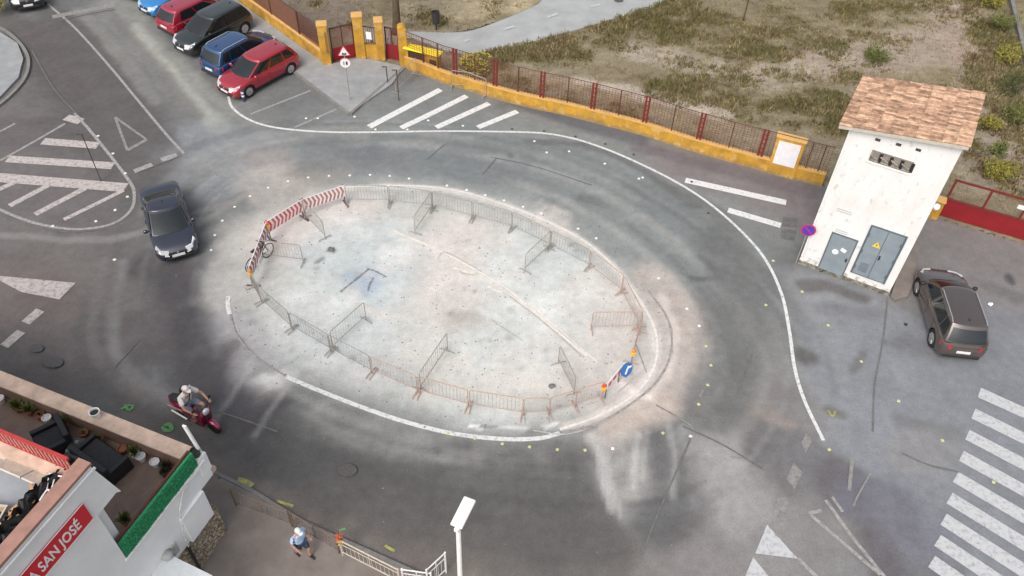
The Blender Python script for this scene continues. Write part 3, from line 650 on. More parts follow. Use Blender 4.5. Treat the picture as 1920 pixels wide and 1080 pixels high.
# right end pier and sliding gate
x, y = GATE_END; o = thing('gate_pillar', 'short yellow pier right behind the white tower where the red gate begins', 'pillar', (x, y + .2, 0), math.atan2(gd.y, gd.x), 'yellow gate pillars')
m_ = MB(); m_.box((0, 0, .5), (.5, .4, 1.0)); m_.build('shaft', M_YW, o, bevel=.02)
m_ = MB(); m_.box((0, 0, 1.035), (.56, .46, .07)); m_.build('cap', M_YCAP, o, bevel=.015)
g0 = Vector(G2(1757, 403)); L = 12.0
o = thing('sliding_gate', 'long dark red sliding gate behind the parked grey car', 'gate', (g0.x, g0.y, 0), math.atan2(gd.y, gd.x))
m_ = MB(); m_.box((L / 2, 0, .5), (L, .07, .9)); m_.build('lower_panel', M_REDP, o)
m_ = MB(); m_.box((L / 2, 0, .97), (L, .12, .06)); m_.box((L / 2, 0, 2.0), (L, .08, .08))
for k in range(9): m_.box((.05 + k * 1.48, 0, 1.45), (.09, .07, 1.05))
m_.build('frame', M_REDM, o)
m_ = MB()
for k in range(8): m_.tube([(0, 0, 1.06 + k * .115), (L, 0, 1.06 + k * .115)], .004, 3)
m_.build('wire_mesh', M_WIRE, o)
m_ = MB(); m_.box((2.9, -.06, 1.62), (.42, .02, .2)); m_.build('notice', M_WPL, o)

# ------------------------------------------------------------------ white tower
Bo = Vector((*G2(1497, 492), 0)); fb = (Vector((*G2(1665, 553), 0)) - Bo); BW = fb.length; fx = fb.normalized(); fy = Vector((-fx.y, fx.x, 0))
def onF(px, py):                                    # photo point -> (along, height) on the tower front
    r = ray(px, py); t = ((Bo - Vector((0, 0, H))).dot(fy)) / r.dot(fy); q = Vector((0, 0, H)) + r * t - Bo
    return (q.dot(fx), q.z)
BD = 3.3
tw = thing('transformer_tower', 'tall white rendered tower with tiled roof and two grey metal doors', 'building', Bo, math.atan2(fx.y, fx.x))
HL, HR = 6.88, 7.45
m_ = MB(); m_.add([(0, 0, -.1), (BW, 0, -.1), (BW, BD, -.1), (0, BD, -.1), (0, 0, HL), (BW, 0, HR), (BW, BD, HR), (0, BD, HL)],
                  [(0, 3, 2, 1), (0, 1, 5, 4), (1, 2, 6, 5), (2, 3, 7, 6), (3, 0, 4, 7), (4, 5, 6, 7)])
def tower_mat():
    m = bpy.data.materials.new('stained_white_render'); m.use_nodes = True; n = m.node_tree; b = n.nodes['Principled BSDF']; b.inputs['Roughness'].default_value = .9
    tc = n.nodes.new('ShaderNodeTexCoord'); prev = None
    base = (.70, .70, .69, 1)
    rgb = n.nodes.new('ShaderNodeRGB'); rgb.outputs[0].default_value = base; prev = rgb.outputs[0]
    for sc_, lo, hi, c, f in (((1.2, 1.2, .7), .45, .75, (.56, .54, .50, 1), .6), ((5, 5, 3), .58, .70, (.40, .40, .39, 1), .6), ((3, 3, 1.2), .55, .75, (.5, .48, .45, 1), .35)):
        mp = n.nodes.new('ShaderNodeMapping'); mp.inputs['Scale'].default_value = sc_; ns = n.nodes.new('ShaderNodeTexNoise'); ns.inputs['Scale'].default_value = 1; ns.inputs['Detail'].default_value = 7
        n.links.new(tc.outputs['Object'], mp.inputs[0]); n.links.new(mp.outputs[0], ns.inputs[0])
        mr = n.nodes.new('ShaderNodeMapRange'); mr.inputs[1].default_value = lo; mr.inputs[2].default_value = hi; mr.inputs[4].default_value = f
        n.links.new(ns.outputs[0], mr.inputs[0]); mx = n.nodes.new('ShaderNodeMix'); mx.data_type = 'RGBA'
        n.links.new(mr.outputs[0], mx.inputs[0]); n.links.new(prev, mx.inputs[6]); mx.inputs[7].default_value = c; prev = mx.outputs[2]
    sx = n.nodes.new('ShaderNodeSeparateXYZ'); n.links.new(tc.outputs['Object'], sx.inputs[0]); ns = n.nodes.new('ShaderNodeTexNoise'); ns.inputs['Scale'].default_value = 4; ns.inputs['Detail'].default_value = 8
    n.links.new(tc.outputs['Object'], ns.inputs[0]); m1 = n.nodes.new('ShaderNodeMapRange'); m1.inputs[1].default_value = 0; m1.inputs[2].default_value = .9; m1.inputs[3].default_value = .62; m1.inputs[4].default_value = .2
    n.links.new(sx.outputs[2], m1.inputs[0]); ad = n.nodes.new('ShaderNodeMath'); ad.operation = 'SUBTRACT'; n.links.new(ns.outputs[0], ad.inputs[1]); n.links.new(m1.outputs[0], ad.inputs[0])
    m2 = n.nodes.new('ShaderNodeMapRange'); m2.inputs[1].default_value = 0; m2.inputs[2].default_value = .12; m2.inputs[4].default_value = .75; n.links.new(ad.outputs[0], m2.inputs[0])
    mx = n.nodes.new('ShaderNodeMix'); mx.data_type = 'RGBA'; n.links.new(m2.outputs[0], mx.inputs[0]); n.links.new(prev, mx.inputs[6]); mx.inputs[7].default_value = (.30, .28, .24, 1); prev = mx.outputs[2]
    n.links.new(prev, b.inputs['Base Color']); return m
M_TOW = tower_mat(); body = m_.build('walls', M_TOW, tw)
m_ = MB(); m_.box((BW / 2, -.03, .06), (BW + .06, .1, .2)); m_.build('stained_footing', mat('mossy_footing', (.2, .19, .16), .95, var=.6, scale=5, bump=.4), tw)
# sloping tiled roof: channels run along the slope (x)
m_ = MB(); OX, OY = .38, .28; sl_ = math.atan2(HR - HL, BW); nrow = 30; rw = (BD + 2 * OY) / nrow
cs, sn = math.cos(sl_), math.sin(sl_)
def rp(x, y, h): return (x - h * sn, y, HL + .12 + x * math.tan(sl_) + h * cs)
x0, x1 = -OX, BW + .12
m_.add([rp(x0, -OY, -.12), rp(x1, -OY, -.12), rp(x1, BD + OY, -.12), rp(x0, BD + OY, -.12), rp(x0, -OY, 0), rp(x1, -OY, 0), rp(x1, BD + OY, 0), rp(x0, BD + OY, 0)],
       [(0, 3, 2, 1), (0, 1, 5, 4), (1, 2, 6, 5), (2, 3, 7, 6), (3, 0, 4, 7), (4, 5, 6, 7)])
roof = m_.build('roof_slab', mat('eave_concrete', alb((176, 168, 156)), .9, var=.1), tw)
tvs = MB(); NC = 10
for r_ in range(nrow):
    yc = -OY + (r_ + .5) * rw
    for q in range(NC):
        xa = x0 + (x1 - x0) * q / NC; xb = xa + (x1 - x0) / NC * 1.12; jy = random.uniform(-.012, .012); jz = random.uniform(0, .012)
        vs = []
        for xx, dz in ((xa, .035), (xb, .0)):
            for k in range(6):
                a_ = math.pi * k / 5; vs.append(rp(xx, yc + jy - math.cos(a_) * rw * .47, .01 + dz + jz + math.sin(a_) * .055))
        tvs.add(vs, [(k, k + 1, k + 7, k + 6) for k in range(5)] + [(0, 6, 11, 5)], random.choice((0, 0, 1, 2)))
tvs.build('tiles', [mat('tile_terracotta', alb((168, 136, 112)), .9, var=.35, scale=5), mat('tile_pale', alb((190, 156, 130)), .9, var=.3, scale=5), mat('tile_brown', alb((144, 114, 94)), .9, var=.35, scale=5)], tw)
def patch(px, name, m, th=.03, off=.0, parent=tw, label=None):
    P = [onF(*p) for p in px]; m_ = MB(); m_.slab([(p[0], -off - th, p[1]) for p in P], (0, th, 0)); return m_.build(name, m, parent, label=label)
def rect(s0, s1, z0, z1, name, m, th=.03, off=0, parent=tw):
    m_ = MB(); m_.box(((s0 + s1) / 2, -off - th / 2, (z0 + z1) / 2), (s1 - s0, th, z1 - z0)); return m_.build(name, m, parent)
M_DOORM = mat('grey_metal_door', alb((134, 145, 152)), .5, .2, .08, 2); M_DOORD = mat('grey_metal_frame', alb((92, 104, 112)), .5, .2, .08, 2)
dl, dr = onF(1532, 510)[0], onF(1568, 520)[0]; dl, dr = dl, dl + .95
fr = rect(dl - .05, dr + .05, .0, 2.12, 'door_frame', M_DOORD, .03); dd = rect(dl, dr, .02, 2.06, 'door', M_DOORM, .03, .031, fr)
rect(dr - .12, dr - .06, .95, 1.1, 'handle', M_BLACK, .05, .062, fr)
m_ = MB(); m_.lathe([(.13, 0), (.13, .01)], (dl + .35, -.063, 1.25), 12, Matrix.Rotation(R(90), 3, 'X')); m_.build('sticker', M_WPL, fr)
m_ = MB(); m_.box((dl + .62, -.067, 1.45), (.22, .01, .16), Matrix.Rotation(R(20), 3, 'Y')); m_.build('sticker', M_WPL, fr)
gll = onF(1602, 500)[0]; grr = onF(1662, 516)[0]; gz0 = .55; gz1 = 3.0
gf = rect(gll - .07, grr + .09, gz0 - .06, gz1 + .06, 'shutter_frame', M_DOORD, .035)
mid_ = (gll + grr) / 2 + .01
for a_, b_ in ((gll, mid_ - .012), (mid_ + .012, grr)): rect(a_, b_, gz0, gz1, 'shutter_leaf', M_DOORM, .03, .036, gf)
for hz in (.9, 1.75, 2.6):
    for hx_ in (gll + .0, grr - .0): rect(hx_ - .035, hx_ + .035, hz - .08, hz + .08, 'hinge', M_DOORD, .05, .05, gf)
rect(mid_ + .05, mid_ + .11, 1.6, 1.8, 'handle', M_BLACK, .04, .066, gf)
for k in range(7): rect(gll + .15, mid_ - .15, .75 + k * .07, .775 + k * .07, 'louvre_slat', M_DOORD, .01, .066, gf)
tx, tz = gll + .42, 2.25
m_ = MB(); m_.slab([(tx - .16, -.072, tz - .12), (tx + .16, -.072, tz - .12), (tx, -.072, tz + .16)], (0, .006, 0)); m_.build('warning_sign', mat('sign_yellow', alb((212, 190, 60)), .5, var=.04), gf)
m_ = MB(); m_.slab([(tx + .02, -.078, tz + .09), (tx - .03, -.078, tz), (tx, -.078, tz), (tx - .015, -.078, tz - .09), (tx + .035, -.078, tz + .015), (tx + .005, -.078, tz + .015)], (0, .005, 0)); m_.build('bolt_symbol', M_BLACK, gf)
v0 = onF(1632, 284); v1 = onF(1713, 298); vz1 = (onF(1634, 284)[1] + onF(1713, 300)[1]) / 2; vz0 = (onF(1628, 303)[1] + onF(1707, 323)[1]) / 2
vs0 = onF(1628, 300)[0]; vs1 = onF(1709, 318)[0]
vo = rect(vs0, vs1, vz0, vz1, 'vent_opening', mat('vent_recess', alb((128, 122, 114)), .9, var=.3, scale=6), .012)
for k in range(4):
    cx = vs0 + (k + .5) * (vs1 - vs0) / 4
    rect(cx + .12, cx + .24, vz0 + .05, vz1 - .05, 'vent_slot', M_BLACK, .02, .013, vo)
    m_ = MB(); m_.box((cx - .05, -.05, (vz0 + vz1) / 2), (.32, .02, .05), Matrix.Rotation(R(25), 3, 'Y')); m_.box((cx, -.04, vz0 + .08), (.3, .03, .03)); m_.build('vent_louvre', mat('old_insulator', alb((150, 142, 132)), .8, var=.3), vo)
rect(vs0 - .04, vs1 + .04, vz0 - .05, vz0, 'vent_sill', M_WHITE_W, .05)
for p in ((1646, 262), (1685, 271), (1722, 281)):
    s_, z_ = onF(*p); rect(s_ - .09, s_ + .09, z_ - .05, z_ + .05, 'drip_hole', mat('rusty_hole', (.06, .045, .04), .9), .02)
def letters(txt, size, m, name, parent, loc, rot, ext=.004, align='CENTER'):
    cu = bpy.data.curves.new(name, 'FONT'); cu.body = txt; cu.size = size; cu.extrude = ext; cu.align_x = align; cu.offset = size * .015; cu.resolution_u = 3
    t_ = bpy.data.objects.new(name, cu); C.objects.link(t_); bpy.context.view_layer.update()
    me = bpy.data.meshes.new_from_object(t_.evaluated_get(bpy.context.evaluated_depsgraph_get())); bpy.data.objects.remove(t_)
    me.materials.clear(); me.materials.append(m); o_ = bpy.data.objects.new(name, me); C.objects.link(o_); o_.parent = parent; o_.location = loc; o_.rotation_euler = rot; return o_
M_FADE = mat('faded_lettering', alb((150, 154, 160)), .8, var=.1)
for (px, py), wd, n_ in (((1583, 399), .62, 2), ((1578, 437), .5, 3)):
    s_, z_ = onF(px, py); m_ = MB()
    for k in range(n_):
        xx = s_ - wd / 2
        while xx < s_ + wd / 2 - .08:
            q = random.uniform(.03, .08); m_.box((xx + q / 2, -.004, z_ + .1 - k * .1), (q, .008, .035)); xx += q + .018
    m_.build('painted_text', M_FADE, tw)
m_ = MB(); m_.tube([(.12, -.04, 0), (.12, -.04, 1.6), (.1, -.04, 5.9)], .018, 5); m_.build('downpipe', M_WHITE_W, tw)
# wall lamp knob at right side
s_, z_ = onF(1773, 340); m_ = MB(); m_.lathe([(.02, -.12), (.1, -.1), (.13, 0), (.1, .1), (.02, .12)], (BW + .12, .2, 4.6), 10); m_.build('wall_lamp', M_WPL, tw, smooth=True)

# ------------------------------------------------------------------ road studs
def studs(pts, name, m, label, cat, group, size=.11, h=.025):
    me = None
    for i, (px, py) in enumerate(pts):
        x, y = G2(px, py)
        if me is None:
            m_ = MB(); s = size / 2; m_.add([(-s, -s, 0), (s, -s, 0), (s, s, 0), (-s, s, 0), (-s * .7, -s * .7, h), (s * .7, -s * .7, h), (s * .7, s * .7, h), (-s * .7, s * .7, h)],
                     [(0, 3, 2, 1), (4, 5, 6, 7), (0, 1, 5, 4), (1, 2, 6, 5), (2, 3, 7, 6), (3, 0, 4, 7)])
            o = m_.build(name, m); me = o.data
        else: o = bpy.data.objects.new(name, me); C.objects.link(o)
        o.location = (x, y, .005); o.rotation_euler = (0, 0, random.uniform(0, 1.5)); tag(o, label, cat, group)
M_STUD = mat('stud_white', alb((214, 214, 206)), .5, var=.06, scale=20); M_STUDY = mat('stud_yellow', alb((186, 184, 134)), .5, var=.06, scale=20); M_STUDD = mat('stud_dark', alb((60, 60, 60)), .6)
studs([(403, 441), (417, 414), (469, 368), (503, 352), (540, 340), (578, 333), (617, 330), (656, 329), (694, 328), (731, 330), (767, 335), (838, 348), (875, 356), (910, 366), (945, 376), (981, 388), (1015, 400), (1084, 429), (1118, 447),
       (1235, 522), (1288, 579), (1311, 611), (1149, 841), (1295, 818), (396, 469), (440, 388)], 'road_stud', M_STUD, 'small white square road stud on the tarmac just outside the barrier ring', 'road stud', 'white studs round the island')
studs([(1324, 649), (1333, 685), (1327, 722), (1310, 758), (1243, 812), (942, 832), (993, 838), (1045, 843), (1097, 844), (890, 822), (840, 812)], 'road_stud', M_STUDY, 'small yellowish road stud on the tarmac at the near and right side of the island', 'road stud', 'yellowish studs round the island', .105)
studs([(184, 255), (212, 288), (235, 325), (239, 369), (216, 394), (180, 415), (99, 424), (215, 487)], 'road_stud', M_STUD, 'small pale road stud beside the hatched traffic island on the left', 'road stud', 'studs by the hatched traffic island', .12)
studs([(574, 222), (596, 222), (665, 219), (803, 226), (868, 236), (704, 243), (764, 243), (1002, 265), (1025, 286), (1067, 284), (1134, 307), (1198, 335), (1205, 333)], 'road_stud', M_STUD, 'small pale road stud near the curved white line by the yellow wall', 'road stud', 'studs along the curved outer line')
studs([(1504, 547), (1553, 610), (1615, 678), (1685, 752), (1767, 826), (1863, 904), (1555, 843), (1450, 489), (1436, 572)], 'road_stud', M_STUDY, 'small yellowish road stud on the tarmac between white tower and zebra crossing', 'road stud', 'studs between tower and crossing', .11)
studs([(960, 242), (1020, 246), (1079, 256), (1135, 270), (1188, 290), (1297, 341), (1328, 400)], 'road_stud', M_STUDD, 'small dark road stud beside the curved outer line', 'road stud', 'dark studs along the outer line', .12)

# ------------------------------------------------------------------ crowd barriers
def make_barrier(metal):
    r = bpy.data.objects.new('steel_barrier', None); C.objects.link(r)
    m_ = MB(); m_.tube([(-.98, 0, .02), (-.98, 0, .98), (-.92, 0, 1.04), (.92, 0, 1.04), (.98, 0, .98), (.98, 0, .02)], .019, 6); m_.tube([(-.98, 0, .26), (.98, 0, .26)], .016, 5); m_.build('frame', metal, r)
    m_ = MB()
    for k in range(13): m_.tube([(-.84 + k * .14, 0, .26), (-.84 + k * .14, 0, 1.04)], .0065, 4, cap=False)
    m_.build('bars', metal, r)
    for s in (-1, 1):
        m_ = MB(); m_.tube([(s * .95, -.3, .02), (s * .95, -.24, .07), (s * .95, .24, .07), (s * .95, .3, .02)], .02, 5); m_.build('foot', metal, r)
    return r
bg_ = make_barrier(M_GALV); br_ = make_barrier(M_RUSTG); used = set()
def barrier(p, q, label, rusty=False, group='steel barriers round the island', flip=False):
    a, b = Vector(G2(*p)), Vector(G2(*q)); src = br_ if rusty else bg_
    if src.name in used: o = copy_tree(src)
    else: o = src; used.add(src.name)
    c = (a + b) / 2; t = b - a; o.location = (c.x, c.y, .01); o.rotation_euler = (0, 0, math.atan2(t.y, t.x)); o.scale = (t.length / 2.0 * .985, 1, 1)
    tag(o, label, 'barrier', group); return o
RING = [(475, 540), (491, 568), (548, 619), (621, 661), (698, 702), (784, 739), (879, 765), (981, 781), (1029, 779), (1078, 765), (1128, 749)]
RN = ['grey steel barrier seen edge-on below the amber lamp at the ring\'s left end', 'grey barrier between the leftmost edge-on barrier and the bend towards the lower left', 'grey barrier on the near left arc, just before the left inward spur',
      'grey barrier on the near left arc, right of the left inward spur foot', 'barrier on the near arc ending at the foot of the middle inward spur', 'barrier on the near arc starting at the foot of the middle inward spur',
      'barrier on the near arc just above the white kerb line\'s lowest stretch', 'shorter barrier right of the ring\'s lowest corner', 'short barrier on the near arc where the right inward spur meets it', 'barrier on the near arc running up to the lower right amber lamp']
for i in range(10): barrier(RING[i], RING[i + 1], RN[i], rusty=i >= 4)
barrier((1182, 684), (1199, 622), 'edge-on barrier at the right end above the yellow warning lamp', True)
FAR = [(650, 382), (731, 383), (811, 393), (886, 412), (959, 431), (1031, 466), (1104, 504), (1164, 551), (1199, 619)]
FN = ['faint barrier on the far arc right of the red and white striped boards', 'faint barrier on the far arc ending where the far left spur turns inward', 'faint barrier on the far arc right of the long far spur',
      'faint barrier on the far arc carrying a small white tag', 'barrier on the far arc ending where the right far spur turns inward', 'barrier on the far right arc beyond the right far spur', 'barrier on the far right arc next to the kerb bend', 'pinkish barrier at the far right arc meeting the spur that points left']
for i in range(8): barrier(FAR[i], FAR[i + 1], FN[i], rusty=i >= 6)
SG = 'barriers turned inward from the ring'
barrier((489, 484), (571, 495), 'barrier spur pointing inward at the ring\'s left end behind the bicycle', group=SG)
barrier((572, 409), (611, 450), 'barrier spur pointing inward from the striped boards', group=SG)
barrier((811, 393), (778, 441), 'barrier spur turned inward from the far side of the ring', group=SG)
barrier((1031, 466), (983, 512), 'barrier spur turned inward on the far right of the ring', group=SG)
barrier((1199, 619), (1106, 620), 'barrier spur pointing left from the ring\'s right end', True, SG)
barrier((1076, 742), (1046, 681), 'barrier spur turned inward near the lower right lamp', group=SG)
barrier((788, 735), (840, 657), 'barrier spur rising inward from the middle of the near arc', group=SG)
barrier((624, 658), (688, 600), 'barrier spur rising inward from the near left arc', group=SG)

# ------------------------------------------------------------------ striped boards, lamps, arrow sign on the ring
M_RW = mat('board_white_face', (.75, .72, .72), .5, var=.05); M_RR = mat('board_red', alb((196, 84, 84)), .6, var=.2); M_POST = mat('board_post', alb((110, 96, 92)), .6, .2)
def chevron_board(p, q, label, n=9, red=M_RR, z0=.45, z1=1.05):
    a, b = Vector(G2(*p)), Vector(G2(*q)); t = b - a; L = t.length
    o = thing('striped_board', label, 'barrier board', (a.x, a.y, 0), math.atan2(t.y, t.x), 'red and white striped boards')
    m_ = MB(); m_.box((L / 2, 0, (z0 + z1) / 2), (L - .06, .03, z1 - z0)); m_.build('board', M_RW, o)
    m_ = MB(); w_ = (L - .1) / n; zc = (z0 + z1) / 2
    for k in range(n):
        xx = .05 + k * w_
        for s in (0, 1):
            za, zb = (z0 + .01, zc) if s == 0 else (zc, z1 - .01); sh = w_ * .55
            xa, xb = (xx, xx + sh) if s == 0 else (xx + sh, xx)
            for yy in (-.0205, .0165): m_.slab([(xa, yy, za), (xa + w_ * .5, yy, za), (xb + w_ * .5, yy, zb), (xb, yy, zb)], (0, .004, 0))
    m_.build('red_stripes', red, o)
    for x in (.05, L - .05):
        m_ = MB(); m_.box((x, .03, .55), (.05, .03, 1.1)); m_.box((x, 0, .03), (.06, .55, .05)); m_.build('post', M_POST, o)
    return o
chevron_board((507, 451), (572, 409), 'bright red and white chevron board, middle of the three at upper left')
chevron_board((572, 409), (650, 382), 'paler striped board on the far arc, right of the bright chevron board', 10, mat('board_red_faded', alb((166, 112, 106)), .6, var=.2))
chevron_board((475, 538), (507, 451), 'foreshortened striped board at the left end above the amber lamp', 10, mat('board_red_dull', alb((160, 92, 88)), .6, var=.2))
def warn_lamp(px, base_h, label, top=(.95, .45, .05), lens=(.9, .12, .03)):
    x, y = G2(*px); o = thing('warning_lamp', label, 'lamp', (x, y, 0), .4, 'warning lamps on the ring')
    m_ = MB(); m_.tube([(0, 0, .02), (0, 0, base_h)], .02, 6); m_.build('stem', M_GALV, o)
    m_ = MB(); m_.box((0, 0, base_h + .09), (.2, .12, .2)); m_.build('battery_case', mat('lamp_yellow', alb((228, 182, 40)), .5, var=.05), o, bevel=.015)
    m_ = MB(); m_.lathe([(.02, -.05), (.09, -.045), (.11, 0), (.09, .045), (.02, .05)], (0, 0, base_h + .29), 14, Matrix.Rotation(R(90), 3, 'X')); m_.build('lens', mat('lamp_lens' + label[:5], lens, .4, var=.05), o, smooth=True); o.scale = (.8, .8, .85)
warn_lamp((477, 541), .85, 'amber warning lamp at the left end of the striped boards', lens=(.85, .3, .03))
warn_lamp((508, 452), .85, 'orange warning lamp between the two upper left chevron boards', lens=(.9, .15, .04))
warn_lamp((1128, 750), .7, 'red and yellow warning lamp at the lower right of the ring', lens=(.85, .06, .03))
warn_lamp((1183, 685), .7, 'yellow warning lamp above the blue arrow sign at the right', lens=(.75, .25, .04))
# red-white small board and blue arrow sign
a = Vector(G2(1134, 748)); b = Vector(G2(1160, 716)); t = b - a
o = thing('caution_board', 'narrow red and white panel between the red lamp and the blue sign', 'board', (a.x, a.y, 0), math.atan2(t.y, t.x))
m_ = MB(); m_.box((t.length / 2, 0, .75), (t.length, .03, .36)); m_.build('panel', M_RW, o)
for k in range(3):
    m_ = MB(); m_.lathe([(.11, 0), (.11, .01)], (t.length * (k + .5) / 3, -.016, .75), 12, Matrix.Rotation(R(90), 3, 'X')); m_.build('red_disc', M_RR, o)
for x in (.03, t.length - .03):
    m_ = MB(); m_.box((x, .02, .38), (.035, .03, .76)); m_.build('post', M_POST, o)
x, y = G2(1170, 716); o = thing('arrow_sign', 'round blue sign with white arrow leaning on the ring\'s right end', 'sign', (x, y, 0), R(38))
m_ = MB(); m_.lathe([(.28, 0), (.28, .02)], (0, 0, .72), 24, Matrix.Rotation(R(70), 3, 'X')); m_.build('disc', mat('sign_blue', alb((48, 104, 172)), .4, var=.04), o)
m_ = MB(); rt_ = Matrix.Rotation(R(-20), 3, 'X'); m_.box((0, -.03, .72), (.07, .012, .34), rt_ @ Matrix.Rotation(R(35), 3, 'Y')); m_.box((.1, -.03, .82), (.2, .012, .07), rt_); m_.build('arrow', M_WPL, o)
m_ = MB(); m_.tube([(-.12, .05, .5), (-.18, .1, .02)], .018, 5); m_.tube([(.12, .05, .5), (.18, .1, .02)], .018, 5); m_.tube([(0, .08, .7), (0, .45, .02)], .018, 5); m_.build('stand', M_GALV, o)
# bicycle-like dark object leaning inside the striped board
x, y = G2(490, 494); o = thing('bicycle', 'dark bicycle leaning inside the striped board at the ring\'s left end', 'bicycle', (x, y, 0), R(62))
for wx, nm in ((-.5, 'wheel'), (.5, 'wheel')):
    m_ = MB(); m_.tube([(wx + .32 * math.cos(a), 0, .34 + .32 * math.sin(a)) for a in [k * math.pi / 8 for k in range(17)]], .022, 5, cap=False)
    for k in range(6): m_.tube([(wx, 0, .34), (wx + .31 * math.cos(k * 1.047), 0, .34 + .31 * math.sin(k * 1.047))], .004, 3)
    m_.build(nm, M_BLACK, o)
m_ = MB(); m_.tube([(-.5, 0, .34), (-.08, 0, .32), (.32, 0, .75), (-.22, 0, .78), (-.5, 0, .34)], .02, 5); m_.tube([(-.08, 0, .32), (-.24, 0, .88)], .018, 5); m_.tube([(.5, 0, .34), (.3, 0, .95)], .02, 5); m_.build('frame', M_BLACK, o)
m_ = MB(); m_.tube([(.24, -.26, .98), (.3, 0, .96), (.24, .26, .98)], .016, 5); m_.build('handlebar', M_BLACK, o)
m_ = MB(); m_.box((-.24, 0, .9), (.24, .12, .05)); m_.build('saddle', M_BLACK, o, bevel=.02)
# rubble on the island, loose junk
def rock(px, s, label, m):
    x, y = G2(*px); bm = bmesh.new(); bmesh.ops.create_icosphere(bm, subdivisions=2, radius=s)
    for v in bm.verts: v.co *= random.uniform(.75, 1.2); v.co.z *= .6
    me = bpy.data.meshes.new('rubble_lump'); bm.to_mesh(me); bm.free(); me.materials.append(m); o = bpy.data.objects.new('rubble_lump', me); C.objects.link(o); o.location = (x, y, s * .35); tag(o, label, 'rubble')
M_RUB = mat('grey_rubble', alb((112, 112, 108)), .95, var=.3, scale=8)
rock((621, 469), .13, 'dark grey lump of rubble near the barrier spur by the striped boards', M_RUB)
rock((1035, 725), .12, 'small dark lump beside the lower right barrier spur', M_RUB); rock((1856, 571), .1, 'small white block on the tarmac right of the grey car', M_WPL)
rock((1698, 609), .07, 'small black lump on the tarmac left of the grey car', M_BLACK); rock((411, 899), .1, 'small dark lump on the pavement beside the terrace corner', M_BLACK)
m_ = MB()
for k in range(900):
    a = random.uniform(0, 6.28); rr = math.sqrt(random.random()); px, py = (850 + 430 * rr * math.cos(a), 580 + 235 * rr * math.sin(a)) if k < 650 else (random.uniform(40, 1880), random.uniform(300, 1070))
    x, y = G2(px, py); s = random.uniform(.012, .035)
    m_.add([(x - s, y - s, .004), (x + s, y - s * .6, .004), (x + s * .5, y + s, .004), (x, y, .004 + s)], [(0, 1, 3), (1, 2, 3), (2, 0, 3)])
tag(m_.build('loose_gravel', mat('gravel', alb((128, 126, 122)), .95, var=.5, scale=2)), kind='stuff')

